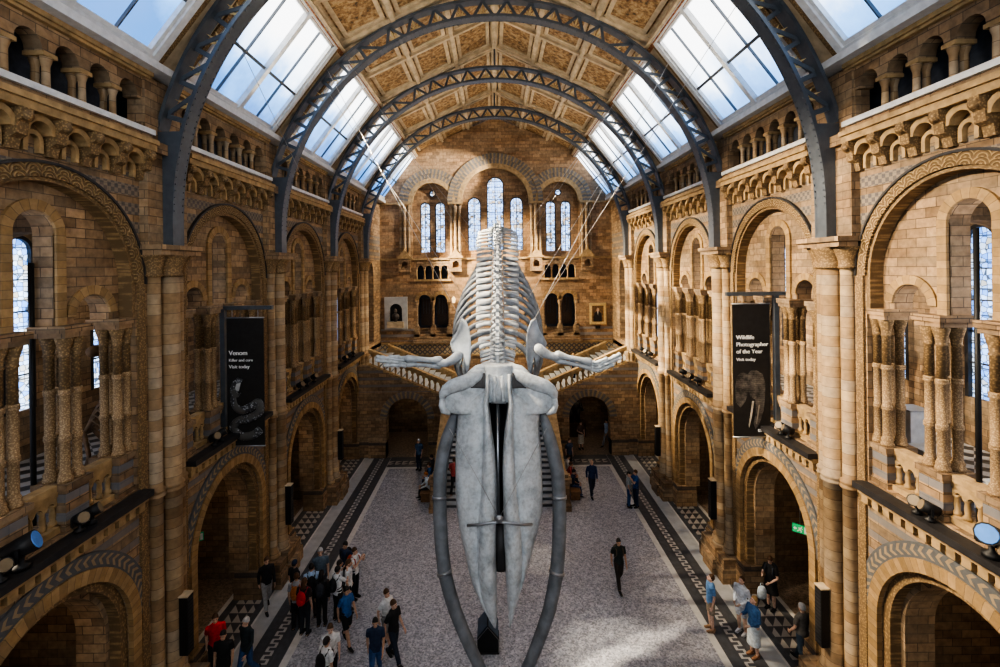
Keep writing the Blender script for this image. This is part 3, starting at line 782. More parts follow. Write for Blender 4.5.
# sloping sill between the cornice and the glass, and the closed end of the hall behind the viewer
for sg in (-1, 1):
    a, b = sorted((sg*7.95, sg*9.2)); strip('trim_21', a, b, 5.75, BACK, M['white'], 16.2, .18)
    a, b = sorted((sg*8.4, sg*9.15)); struct('wall_entrance_'+('left' if sg < 0 else 'right'), MB().box(a, b, -3, 5.76, 0, 16.2), M['stone'])
struct('wall_front', MB().plate([(-9.2, 0), (9.2, 0), (9.2, 16.2), (5.65, 19.6), (0, 22.3), (-5.65, 19.6), (-9.2, 16.2)], [arch_hole(0, 1.6, 9.5, 17.5), arch_hole(-4.8, 1.3, 9.5, 15.5), arch_hole(4.8, 1.3, 9.5, 15.5)], -3.4, -3), M['stone'])
for i, (c, hw, zs) in enumerate(((0, 1.6, 17.5), (-4.8, 1.3, 15.5), (4.8, 1.3, 15.5))):
    gm = M['front_glass'] if c <= 0 else M['front_glass_dim']  # pane glow set as unseen front fill, weaker on the right
    wf = struct('window_%d' % (60+i), MB().band(hw-.08, hw+.02, zs, -3.3, -3.1, 9.5, 20, c), M['slate'])
    obj('pane', MB().plate(arch_hole(c, hw, 9.5, zs), [], -3.24, -3.2), gm, wf)
struct('ceiling', MB().add([(-9.2,-3.4,16.2),(-5.65,-3.4,19.55),(0,-3.4,22.2),(5.65,-3.4,19.55),(9.2,-3.4,16.2),(-9.2,5.8,16.2),(-5.65,5.8,19.55),(0,5.8,22.2),(5.65,5.8,19.55),(9.2,5.8,16.2)], [(0,1,6,5),(1,2,7,6),(2,3,8,7),(3,4,9,8)]), M['cream'])
strip('floor', -13.6, 13.6, -3.4, 3.0, M['terr2'], 0, .2)
sky = build_sky(); cei = build_ceiling(); raf = rafters()
ct = math.asin(5.65/math.hypot(5.65, 2.65)); first = True
YB = BAYC + [RIBS[3]+BAY/2]
for side, sg, rz in SIDES:
    for k, y in enumerate(YB):
        for pr, base, a in ((sky, (sg*8.2, y, 16.2), tilt), (cei, (sg*5.65, y, 19.55), ct)):
            o = pr if first else dup(pr)
            o.location = base; o.rotation_euler = (a, 0, rz)
            if pr is sky: o.name = 'window_%d' % wn; wn += 1
        first = False
    for k, y in enumerate(RIBS):
        o = raf if (side == 'left' and k == 0) else dup(raf)
        o.location = (sg*8.2, y, 16.2); o.rotation_euler = (tilt, 0, rz)
_before_end = set(COL.objects)
# ================================================================ end wall
def build_end_wall():
    mb = MB()
    out = [(-8.4, 0), (8.4, 0), (8.4, 16.2), (8.2, 16.2), (5.7, 19.45), (0, 21.75), (-5.7, 19.45), (-8.2, 16.2), (-8.4, 16.2)]
    holes = [arch_hole(0, 2.45, 12.0, 15.9), arch_hole(-4.45, 1.45, 12.0, 15.9), arch_hole(4.45, 1.45, 12.0, 15.9)]
    for c in (-4.45, 4.45):
        holes.append([(c-1.12, 10.45), (c+1.12, 10.45), (c+1.12, 11.7), (c-1.12, 11.7)])
        holes.append([(c-1.15, 6.2), (c+1.15, 6.2), (c+1.15, 9.0)] + [(c+.56+.56*cos(a), 9.0+.56*sin(a)) for a in [pi*j/10 for j in range(11)]][1:] + [(c-.56+.56*cos(a), 9.0+.56*sin(a)) for a in [pi*j/10 for j in range(11)]][1:] )
    mb.plate(out, holes, 0, .5)
    o = struct('wall_back', mb, M['back']); o.location = (0, BACK, 0)
    r = MB()
    wh = [arch_hole(0, .6, 12.5, 17.1), arch_hole(-1.5, .46, 12.5, 15.8), arch_hole(1.5, .46, 12.5, 15.8)]
    for c in (-4.45, 4.45): wh += [arch_hole(c-.53, .36, 12.4, 15.6), arch_hole(c+.53, .36, 12.4, 15.6), [(c+.22*cos(a), 16.55+.22*sin(a)) for a in [2*pi*j/16 for j in range(16)]]]
    r.plate([(-6.2, 11.9), (6.2, 11.9), (6.2, 18.4), (-6.2, 18.4)], wh, .5, .8)
    obj('recess_wall', r, M['back'], o)
    st = MB().box(-8.4, 8.4, -.1, .02, 11.84, 11.98).box(-8.4, -6.8, -.08, .02, 15.72, 15.84).box(6.8, 8.4, -.08, .02, 15.72, 15.84)
    obj('string_course', st, M['rail'], o)
    fz = MB().box(-8.4, 8.4, -.05, .01, 5.25, 5.95)
    obj('tile_frieze', fz, M['frieze'], o)
    obj('frieze_moulding', MB().box(-8.4, 8.4, -.09, .01, 5.95, 6.08).box(-8.4, 8.4, -.09, .01, 5.15, 5.25), M['rail'], o)
    k = 40
    def win(cx, hw, z0, zs):
        nonlocal k
        w = struct('window_%d' % k, MB().band(hw-.06, hw+.02, zs, .54, .7, z0, 16, cx), M['slate']); w.location = (0, BACK, 0); k += 1
        obj('pane', MB().plate(arch_hole(cx, hw, z0, zs), [], .68, .72), M['lead_back'], w)
        b = MB().box(cx-.02, cx+.02, .6, .68, z0, zs+hw)
        z = z0+.9
        while z < zs: b.box(cx-hw, cx+hw, .62, .68, z-.02, z+.02); z += .9
        obj('saddle_bar', b, M['slate'], w)
    win(0, .6, 12.5, 17.1); win(-1.5, .46, 12.5, 15.8); win(1.5, .46, 12.5, 15.8)
    for c in (-4.45, 4.45):
        win(c-.53, .36, 12.4, 15.6); win(c+.53, .36, 12.4, 15.6)
        w = struct('window_%d' % k, MB().band(.17, .24, 16.55, .46, .6, None, 20, c, 0, 2*pi), M['slate']); w.location = (0, BACK, 0); k += 1
        obj('pane', MB().plate([(c+.2*cos(a), 16.55+.2*sin(a)) for a in [2*pi*j/16 for j in range(16)]], [], .6, .64), M['lead_back'], w)
    # unlit rooms painted as dark panels behind the doors and the mini arcades
    for c in (-4.45, 4.45):
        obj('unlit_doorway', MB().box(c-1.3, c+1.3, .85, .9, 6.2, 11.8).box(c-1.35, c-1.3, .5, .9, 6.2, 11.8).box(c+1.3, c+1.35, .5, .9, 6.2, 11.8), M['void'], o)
    return o
def frieze_mat():
    g = G('diaper_frieze'); p = g.sep(g.pos())
    a = g.math('ABSOLUTE', g.math('SUBTRACT', g.math('FRACT', g.math('DIVIDE', p[0], .36)), .5))
    b = g.math('ABSOLUTE', g.math('SUBTRACT', g.math('FRACT', g.math('DIVIDE', p[2], .36)), .5))
    d = g.math('ADD', a, b)
    f = g.math('MULTIPLY', g.math('GREATER_THAN', d, .28), g.math('LESS_THAN', d, .62))
    return g.bsdf(g.mix(f, (.5,.38,.22), (.16,.15,.14)), .7)
M['frieze'] = frieze_mat()
wall_back = build_end_wall()
for c, hw, r1, nm in ((0, 2.45, 3.35, 'middle'), (-4.45, 1.45, 2.3, 'left'), (4.45, 1.45, 2.3, 'right')):
    t = thing('end_wall_arch', f'{"large" if nm == "middle" else "smaller"} striped round arch on the end wall, {nm} of three', 'archway', (0, BACK, 0), 0, 'end wall arches')
    zz = 15.9
    mid = (hw+.2 + r1)/2
    obj('inner_moulding', MB().band(hw-.12, hw+.2, zz, -.05, .3, None, 32, c), M['rail'], t)
    obj('striped_ring', MB().band(hw+.2, mid, zz, -.03 if c else -.04, .02, None, 36, c), M['vouss_grey'], t)
    obj('outer_ring', MB().band(mid, r1, zz, -.10 if c == 0 else -.06, .02, None, 40, c, .0 if c == 0 else (.0 if c > 0 else .45), pi if c == 0 else (pi-.45 if c > 0 else pi)), M['vouss_grey'], t)
for c in (-6.35, -2.8, 2.8, 6.35):
    t = thing('shaft_group', f'pair of slim columns between the high windows of the end wall, {["far left","inner left","inner right","far right"][(-6.35,-2.8,2.8,6.35).index(c)]}', 'columns', (c, BACK, 0), 0, 'end wall columns')
    pr = [(.15,12.0),(.15,12.2),(.11,12.3),(.105,15.4),(.12,15.45),(.18,15.7)]
    for x in (-.28, .0, .28): obj('column_shaft', MB().lathe(pr, 10, (x, -.1 if x == 0 else .0, 0)), M['shaft'], t)
    obj('abacus', MB().box(-.5, .5, -.3, .1, 15.7, 15.86), M['rail'], t); obj('base', MB().box(-.5, .5, -.3, .1, 11.98, 12.1), M['rail'], t)
    t = thing('gabled_niche', f'small gabled stone niche under the end wall columns, {["far left","inner left","inner right","far right"][(-6.35,-2.8,2.8,6.35).index(c)]}', 'niche', (c, BACK, 0), 0, 'gabled niches')
    obj('niche_block', MB().plate([(-.4, 11.1), (.4, 11.1), (.4, 12.0), (0, 12.0), (-.4, 12.0)], [arch_hole(0, .22, 11.3, 11.55)], -.3, .0).box(-.42, .42, -.34, 0, 11.0, 11.12), M['stone'], t)
    obj('gable', MB().plate([(-.55, 11.95), (.55, 11.95), (0, 12.6)], [], -.36, .02).ell((0, -.17, 12.68), .08, .08, .12), M['rail'], t)
for c, nm in ((-4.45, 'left'), (4.45, 'right')):
    t = thing('mini_arcade', f'row of four little arches above the paired doors on the {nm} of the end wall', 'arcade', (0, BACK, 0), 0, 'mini arcades')
    p = [(c-1.14, 11.2)]
    for i in range(4):
        x = c-1.12+.56*(i+.5); p += [(x-.2, 11.2)] + [(x+.2*cos(a), 11.25+.2*sin(a)) for a in [pi-pi*j/8 for j in range(9)]] + [(x+.2, 11.2)]
    p += [(c+1.14, 11.2), (c+1.14, 11.72), (c-1.14, 11.72)]
    obj('arched_panel', MB().plate(p, [], -.02, .2), M['stone'], t)
    for i in range(5): obj('colonnette', MB().lathe([(.09,10.5),(.06,10.58),(.055,11.05),(.1,11.2)], 8, (c-1.12+.56*i, .08, 0)), M['rail'], t)
    obj('sill', MB().box(c-1.3, c+1.3, -.15, .1, 10.36, 10.5), M['rail'], t)
    t = thing('paired_doorway', f'pair of dark arched doorways with steps on the {nm} of the end wall', 'doorway', (0, BACK, 0), 0, 'paired doorways')
    for s in (-.57, .57):
        obj('arch_ring', MB().band(.42, .66, 9.0, -.06, .3, None, 16, c+s), M['vouss'], t)
        obj('door', MB().box(c+s-.36, c+s+.36, .75, .8, 7.2, 9.1), M['darkwood'], t)
        fr = MB()
        for x in (-.2, 0, .2): fr.box(c+s+x-.02, c+s+x+.02, .7, .75, 8.0, 9.4)
        obj('door_grille', fr, M['slate'], t)
    for x in (-1.14, 0, 1.14): obj('column_shaft', MB().lathe([(.16,7.2),(.16,7.3),(.1,7.36),(.1,8.6),(.17,8.85),(.17,9.0)], 10, (c+x, .1, 0)).box(c+x-.18, c+x+.18, -.1, .3, 6.3, 7.2), M['stone'], t)
    for i in range(5): obj('step', MB().box(c-1.35, c+1.35, -.5+.2*i, .8, 6.3+.18*(i-1) if i else 6.1, 6.3+.18*i), M['stone'], t)
# bust niche and portrait
p0 = at(385, 297, 33); p1 = at(408, 329, 33)
t = thing('memorial_niche', 'pale stone memorial niche with a black arched recess on the left of the end wall', 'niche', ((p0.x+p1.x)/2, BACK-.02, p1.z))
w = p1.x-p0.x; h = p0.z-p1.z
obj('surround', MB().plate([(-w/2, 0), (w/2, 0), (w/2, h), (-w/2, h)], [arch_hole(0, w*.27, h*.25, h*.6)], -.2, .0), M['marble'], t)
obj('dark_recess', MB().box(-w*.3, w*.3, -.03, -.01, h*.2, h*.9), M['black'], t)
obj('inscribed_base', MB().box(-w*.36, w*.36, -.42, -.2, h*.06, h*.25), M['cream'], t)
t = thing('portrait_bust', 'dark bronze bust standing inside the memorial niche', 'bust', ((p0.x+p1.x)/2, BACK-.33, p1.z+h*.25))
obj('shoulders', MB().lathe([(.1,0),(.13,.06),(.1,.12),(.24,.2),(.27,.38),(.2,.5),(.09,.58)], 12), M['bronze'] if 'bronze' in M else plain('bronze', (.07,.06,.055), .4, .4), t)
obj('head', MB().ell((0,-.02,.74), .11, .13, .16).ell((0,-.15,.72), .025,.04,.03, 6, 4), plain('bronze_head', (.10,.09,.085), .4, .4), t)
p0 = at(589.5, 303, 33); p1 = at(606, 324, 33); w = p1.x-p0.x; h = p0.z-p1.z
t = thing('framed_portrait', 'gold framed dark portrait of a standing man on the right of the end wall', 'painting', ((p0.x+p1.x)/2, BACK-.01, p1.z))
obj('frame', MB().plate([(-w/2,0),(w/2,0),(w/2,h),(-w/2,h)], [[(-w*.36,h*.12),(w*.36,h*.12),(w*.36,h*.88),(-w*.36,h*.88)]], -.12, 0), M['gold'], t)
obj('canvas', MB().box(-w*.37, w*.37, -.06, -.02, h*.11, h*.89), plain('brown_canvas', (.16,.09,.04), .6, 0, .4), t)
obj('painted_coat', MB().plate([(-w*.25,h*.12),(w*.25,h*.12),(w*.22,h*.5),(w*.1,h*.6),(-w*.1,h*.6),(-w*.22,h*.5)], [], -.068, -.06), M['black'], t)
obj('painted_face', MB().plate([(w*.08*cos(a), h*.68+h*.09*sin(a)) for a in [2*pi*j/14 for j in range(14)]], [], -.069, -.06), plain('painted_skin', (.5,.34,.24)), t)
obj('painted_shirt', MB().plate([(-.04,h*.6),(.04,h*.6),(0,h*.42)], [], -.07, -.06), M['fwhite'], t)
obj('plaque', MB().box(-.16, .16, -.05, 0, -.3, -.12), M['black'], t)
p = at(454, 300, 33)
t = thing('wall_lantern', 'small glowing lantern on the end wall beside the left doorway', 'lantern', (p.x, BACK-.2, p.z))
obj('cage', MB().lathe([(.04,-.2),(.1,-.14),(.13,.1),(.03,.26)], 6, smooth=False), emis('lantern_glow', (1,.7,.35), 1.6), t); obj('bracket', MB().bar((0,.2,-.2), (0,0,-.2), .05, .05), M['black'], t)

# the end wall proper is a touch larger than its first survey
EK = 1.036
for o in [o for o in COL.objects if o not in _before_end and o.parent is None]:
    o.scale = (EK, 1, EK); o.location = (o.location.x*EK, o.location.y, EYE+(o.location.z-EYE)*EK)

# ================================================================ staircase
t = thing('grand_staircase', 'grand stone staircase behind the whale skull, a middle flight parting into two side flights', 'staircase', (0, STAIR, 0))
# front wall carrying the side flights, with an arch each side; profile follows the flights
Zl, Zu = 3.3, 5.35
out = [(-8.4, 0), (-6.72, 0)] + [(-5.45+1.27*cos(a), 2.3+1.27*sin(a)) for a in [pi-pi*j/18 for j in range(19)]] + [(-4.18, 0), (4.18, 0)] + [(5.45+1.27*cos(a), 2.3+1.27*sin(a)) for a in [pi-pi*j/18 for j in range(19)]] + [(6.72, 0), (8.4, 0), (8.4, Zu+.1), (7.6, Zu+.1)]
n = 13
for i in range(n): # descending stepped underside moulding line to the landing
    x0 = 7.6-(7.6-2.9)*i/n; z = Zu-(Zu-Zl)*i/n; out += [(x0, z), (x0-(7.6-2.9)/n, z)]
out += [(2.9, Zl), (-2.9, Zl)]
for i in range(n):
    x0 = -2.9-(7.6-2.9)*i/n; z = Zl+(Zu-Zl)*(i+1)/n; out += [(x0, z), (x0-(7.6-2.9)/n, z)]
out += [(-7.6, Zu+.1), (-8.4, Zu+.1)]
obj('front_wall', MB().plate(out, [], 0, .5), M['wall'], t)
for s in (-1, 1):
    obj('arch_band', MB().band(1.22, 1.62, 2.3, -.06, .55, None, 26, s*5.45), M['vouss_grey'], t)
    for q in (-1, 1):
        jb = lambda a, b: sorted((s*5.45+q*a, s*5.45+q*b))
        obj('arch_jamb', MB().box(*jb(1.22, 1.62), -.05, .5, .9, 2.3).box(*jb(1.27, 2.3), -.14, .5, 0, .75).box(*jb(1.27, 2.3), -.1, .5, .75, .92), M['wall'], t)
    d = (Zu-Zl)/(7.6-2.9)
    rl = MB().bar((s*2.9, .22, Zl+1.0), (s*7.75, .22, Zu+1.05), .36, .16).bar((s*2.9, .22, Zl+.12), (s*7.75, .22, Zu+.17), .34, .12)
    rl.bar((s*2.9, .22, Zl+.86), (s*7.75, .22, Zu+.91), .26, .1)
    obj('side_rail', rl, M['rail'], t)
    for i in range(14):
        x = 3.1+(7.5-3.1)*i/13; z = Zl+(x-2.9)*d
        obj('baluster', MB().lathe([(.08,z+.15),(.05,z+.25),(.07,z+.42),(.05,z+.62),(.1,z+.7),(.13,z+.86)], 8, (s*x, .22, 0)), M['rail'], t)
    for i in range(n):
        a, b = s*(2.9+(7.6-2.9)*i/n), s*(2.9+(7.6-2.9)*(i+1)/n); z = Zl+(Zu-Zl)*(i+1)/n
        obj('step', MB().box(min(a,b), max(a,b), .4, 5.0, z-.5, z), M['fdark'], t)
        obj('tread', MB().box(min(a,b)-.01, max(a,b)-(.02 if s > 0 else -.02), .4, 5.0, z, z+.03), M['marble'], t)
    # far parapet of each side flight
    obj('far_parapet', MB().bar((s*2.9, 5.1, Zl+.2), (s*7.7, 5.1, Zu+.25), .3, .5).bar((s*2.9, 5.1, Zl+.5), (s*7.7, 5.1, Zu+.55), .42, .14), M['rail'], t)
    obj('upper_landing', MB().box(min(s*7.6, s*8.4), max(s*7.6, s*8.4), .06, 5.9, Zu-.3, Zu), M['marble'], t)
obj('landing', MB().box(-2.95, 2.95, .06, 5.9, Zl-.3, Zl), M['marble'], t)
for i in range(20):
    y0 = -6+.3*i; obj('step', MB().box(-2.75, 2.75, y0, 0.05, .165*i, .165*(i+1)-.035), M['fdark'], t); obj('tread', MB().box(-2.75, 2.75, y0-.03, min(0.05, y0+.34), .165*(i+1)-.035, .165*(i+1)), M['marble'], t)
for s in (-1, 1):
    pr = MB()
    pr.plate([(0, 0), (6, 0), (6, 4.15), (0, .95)], [], -.19, .19)
    pr.xf(Matrix(((0,-s,0,s*2.95),(1,0,0,-6),(0,0,1,0),(0,0,0,1))))
    obj('parapet', pr, M['stone'], t)
    obj('coping', MB().bar((s*2.95, -6.05, 1.0), (s*2.95, 0, 4.2), .5, .16), M['rail'], t)
    nb = MB().box(s*2.95-.34, s*2.95+.34, -6.5, -5.85, 0, .3).box(s*2.95-.28, s*2.95+.28, -6.45, -5.9, .3, 1.3).box(s*2.95-.36, s*2.95+.36, -6.52, -5.83, 1.3, 1.5)
    nb.box(s*2.95-.22, s*2.95+.22, -6.4, -5.95, 1.5, 1.66)
    obj('newel', nb, M['stone'], t)
struct('wall_under_stairs', MB().box(-8.4, 8.4, 32.6, 32.8, 0, 3.3), M['stone_dark'])
# ================================================================ whale
t = thing('whale_skeleton', 'huge grey white whale skeleton hanging head down over the hall', 'skeleton', (0.0, 10.4, 0))
WO = V((0, 10.4, 0))
def wobj(name, mb, m=None, parent=None, label=None, lo=WO):
    mb.xf(Matrix.Translation(-lo)) if lo is not None else None
    return obj(name, mb, m or M['bone'], parent or t, label)
def sk(x, y, lift=0.0):
    "point on the leaning skull plane seen at photo pixel (lift toward the viewer)"
    d = 10.4-(y-372)/258*.9
    return at(x, y, d) + V((0, -.97*lift, .2*lift))
def loft(rows, thick=.16):
    "rows of top-surface points; closed shell by offsetting back"
    n = len(rows[0]); rs = []
    for r in rows: rs.append(list(r) + [p + V((0, thick, -.04)) for p in r[::-1]])
    return MB().rings(rs, True, True)
skull = bpy.data.objects.new('skull', None); COL.objects.link(skull); skull.parent = t; skull['label'] = 'broad grey skull pointing down'
# rostrum plates: y, outer x, groove x, inner x
Lp = [(374,485,486,490),(390,484,485.5,490),(404,455,483,489),(415,457,483.5,490.5),(430,455.5,483,492),(450,454.5,482.5,495),(470,454.3,482,496.2),(494,454.3,481,497),(515,456,478.5,496.5),(536,459,477.5,496),(555,463.5,477.5,496),(574,468,478.3,496.5),(592,474,480.5,497),(608,482,485,497),(620,489,490.5,496.8),(628,494,494.6,496)]
Rp = [(374,512,511,507),(390,513,511.5,507),(404,543,513.5,508),(415,541,513.5,506.5),(430,540.5,513.5,504.5),(450,542,514,503),(470,543,515,502.5),(494,543.8,517,503),(515,543.5,519.5,503.5),(536,538.5,521.5,503.5),(555,533,522.5,505),(574,527.5,522,505.5),(592,521,519.5,507),(608,516,515.5,507.8),(620,512.5,512.3,508.6),(628,510.5,510.3,509.3)]
for P, s in ((Lp, -1), (Rp, 1)):
    rows = []
    for (y, xo, xg, xi) in P:
        k = max(.05, min(1, (630-y)/60)); r = []
        for j, (u, lf) in enumerate(((0,-.25),(.08,-.1),(.3,.02),(.6,.10),(.9,.12),(1,.06))): r.append(sk(xo+(xg-xo)*u, y, lf*k))
        for u, lf in ((.03,.10),(.2,.26),(.5,.34),(.8,.28),(1,.05)): r.append(sk(xg+(xi-xg)*u, y, lf*k))
        rows.append(r if s < 0 else r)
    o = wobj('rostrum_plate', loft(rows, .14), None, skull)
wobj('nasal_bone', loft([[sk(x, y, .16+.05*cos((x-498.5)*.5)) for x in (493,496,498.5,501,504)] for y in (376,384,392,399)], .2), None, skull)
# brow: broad process each side, curved bar over the eye and a flat plate below
for s in (-1, 1):
    X = lambda x: 498.5+s*(498.5-x)
    pl = [(388,452,484),(391,444,484),(396,442.5,484),(401,443,484),(405,443,484),(409,445.5,484),(412,449,484),(414,455,484)]
    rows = [[sk(X(xo+(xi-xo)*u), y, .10*sin(pi*min(1,u*1.4)) + .04) for u in (0,.06,.2,.4,.6,.8,1)] for y, xo, xi in pl]
    wobj('orbital_plate', loft(rows, .3), None, skull)
    arch = [(484,371.5,.04),(478,375,.08),(470,380,.12),(461,383.5,.14),(453,386,.14),(447,389.5,.12),(443.5,394,.09),(442.5,399,.05)]
    wobj('brow_bar', MB().tube([sk(X(x), y, l) for x, y, l in arch], [(.06,.08),(.09,.13),(.11,.16),(.12,.17),(.12,.16),(.11,.13),(.09,.1),(.05,.06)], 12, True), None, skull)
    wobj('cheek_process', MB().tube([sk(X(x), y, l) for x, y, l in ((443,399,.04),(442.5,405,.08),(444,410,.07),(449,413,.03))], [(.07,.09),(.08,.1),(.08,.09),(.05,.05)], 10, True), None, skull)
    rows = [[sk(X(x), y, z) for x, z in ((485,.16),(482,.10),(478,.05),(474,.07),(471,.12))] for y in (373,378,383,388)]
    wobj('temporal_hollow', loft(rows, .2), M['bone_dark'], skull)  # solid dark plate; the hollow's shade is in its colour
    wobj('squama', MB().tube([sk(X(484), 368, .0), sk(X(478), 370, .02), sk(X(471), 376, .02), sk(X(466), 382, .0)], [(.08,.10),(.1,.12),(.1,.12),(.06,.08)], 10, True), None, skull)
    wobj('blowhole_ridge', MB().tube([sk(X(495), 377, .2), sk(X(494.5), 388, .22), sk(X(494), 400, .16)], [(.04,.05),(.045,.05),(.04,.05)], 8, True), None, skull)
wobj('occiput', loft([[sk(x, y, .1+z) for x, z in ((482,-.1),(487,.02),(493,.06),(498.5,.08),(504,.06),(510,.02),(515,-.1))] for y in (365.5, 368, 372, 378, 390, 402)], .5), None, skull)
# lower jaws
JC = [(414,454.5,543),(425,451.5,546),(439,447,549.7),(455,443,553.8),(474,440.2,557.8),(497,439.6,559.2),(518,440,559.5),(545,441.5,558.8),(572,444.5,556.8),(592,449.5,553.2),(610,455,549.3),(628,462,543.3),(644,469,537.3),(661,476.8,530.5),(680,486,521),(696,494,511)]
JR = [.08,.12,.145,.15,.152,.15,.15,.148,.145,.142,.138,.133,.128,.12,.105,.07]
for s in (-1, 1):
    pts = [at(a if s < 0 else b, y, 10.5-(y-414)/282*1.3) for y, a, b in JC]
    JL = [(0, 0, 0, r) for r in JR]
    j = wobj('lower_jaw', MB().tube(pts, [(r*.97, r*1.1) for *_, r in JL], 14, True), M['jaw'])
    for i, f in ((5, .4), (8, .4)):
        a = pts[i]; b = pts[i+1]; dd = (b-a).normalized()
        wobj('steel_clamp', MB().tube([a-dd*.03, a+dd*.03], [(.165,.185)]*2, 16), M['steel'], j, lo=WO)
# backbone
SPN = [(10.62,374),(11.2,360),(12,343),(13,323),(14,305),(15,290),(16,277),(17,266),(18,256),(19,246.5),(20,238.5),(21,232),(22,228.5),(23.5,227.5),(26,230),(29.5,236)]
def spine(d):
    for (a, ya), (b, yb) in zip(SPN, SPN[1:]):
        if d <= b: y = ya+(yb-ya)*(d-a)/(b-a); break
    else: y = SPN[-1][1]
    return at(497.5, y, d)
ds = []; d = 10.75
while d < 29.1:
    ds.append(d); d += .17 if d < 11.6 else min(.5, .30+.08*(d-11.6))
def wid(d): # half span of the side processes
    for (a, w0), (b, w1) in zip([(10,.25),(11.3,.40),(12,.46),(13,.58),(16,.70),(20,.86),(21.3,.84),(22.5,.5),(24,.35),(29.5,.12)], [(11.3,.40),(12,.46),(13,.58),(16,.70),(20,.86),(21.3,.84),(22.5,.5),(24,.35),(29.5,.12)]):
        if d <= b: return w0+(w1-w0)*(d-a)/(b-a)
    return .1
def vertebra(L, w, r, h):
    mb = MB().tube([(0,-L*.42,0),(0,-L*.2,0),(0,L*.2,0),(0,L*.42,0)], [r, r*.85, r*.85, r], 12)
    for s in (-1, 1):   # side process: broadening paddle, a touch drooped
        rs = []
        for u, c, th in ((.1,.26,.09),(.35,.23,.05),(.6,.29,.04),(.85,.40,.035),(1,.43,.025),(1.04,.28,.01)):
            x = s*(r*.7+(w-r*.7)*u); z = .02-.08*u*u; y = .02*u
            rs.append([V((x, y-L*c*1.1, z)), V((x, y, z+th)), V((x, y+L*c*1.1, z)), V((x, y, z-th))])
        mb.rings(rs)
    mb.rings([[V((-.035,-L*.3,r*.6)), V((.035,-L*.3,r*.6)), V((.035,L*.3,r*.6)), V((-.035,L*.3,r*.6))], [V((-.03,-L*.2,r+h*.5)), V((.03,-L*.2,r+h*.5)), V((.03,L*.34,r+h*.5)), V((-.03,L*.34,r+h*.5))], [V((-.045,-L*.12,r+h)), V((.045,-L*.12,r+h)), V((.045,L*.42,r+h)), V((-.045,L*.42,r+h))]], True, False)
    for s in (-1, 1): mb.tube([(s*.05,-L*.1,r*.9), (s*.16,-L*.42,r*1.25)], [.05,.03], 6)
    return mb
for i, d in enumerate(ds):
    p = spine(d); q = spine(d+.1); L_ = (ds[i+1]-d if i+1 < len(ds) else .3)*1.03
    w = wid(d); big = min(1, max(.25, w/.6)); r = .15*min(1.15, .75+big*.4) if d < 27.5 else .15*max(.35, (29.6-d)/2)
    h = .28+.16*min(1, max(0, (d-11)/6)); h = h if d < 27 else h*max(.2, (29.5-d)/2.5)
    mb = vertebra(L_, w, r, h)
    dirv = (q-p).normalized(); rot = V((0,1,0)).rotation_difference(dirv).to_matrix().to_4x4()
    mb.xf(Matrix.Translation(p) @ rot)
    wobj('vertebra', mb, M['spine_bone'])
# ribs
nr = 12
for i in range(nr):
    d = 11.9+(17.6-11.9)*i/(nr-1)
    u = i/(nr-1); w = .62+.72*sin(pi*min(1, .12+u*.88)**.8) if True else 1
    w = (.85, 1.05, 1.18, 1.28, 1.34, 1.38, 1.40, 1.38, 1.30, 1.18, 1.02, .86)[i]
    dep = (1.1, 1.5, 1.8, 2.05, 2.2, 2.3, 2.3, 2.2, 2.0, 1.75, 1.4, 1.05)[i]
    p = spine(d)
    for s in (-1, 1):
        pts = []
        for k in range(13):
            a = k/12*pi*.80
            x = w*sin(min(a, pi*.98))**.85 if a > 0 else 0
            x = .2+(w-.2)*sin(a*.93)**.9 if a > 0 else .2
            z = .05 - dep*(1-cos(a))/1.81*.98; y = .10+.55*(k/12)*dep*.35
            pts.append(p+V((s*x, y, z)))
        rr = [(.045,.05)]+[(.05,.07)]*3+[(.05,.07)]*6+[(.04,.06)]*2+[(.03,.04)]
        wobj('rib', MB().tube(pts, rr, 7), M['rib_bone'])
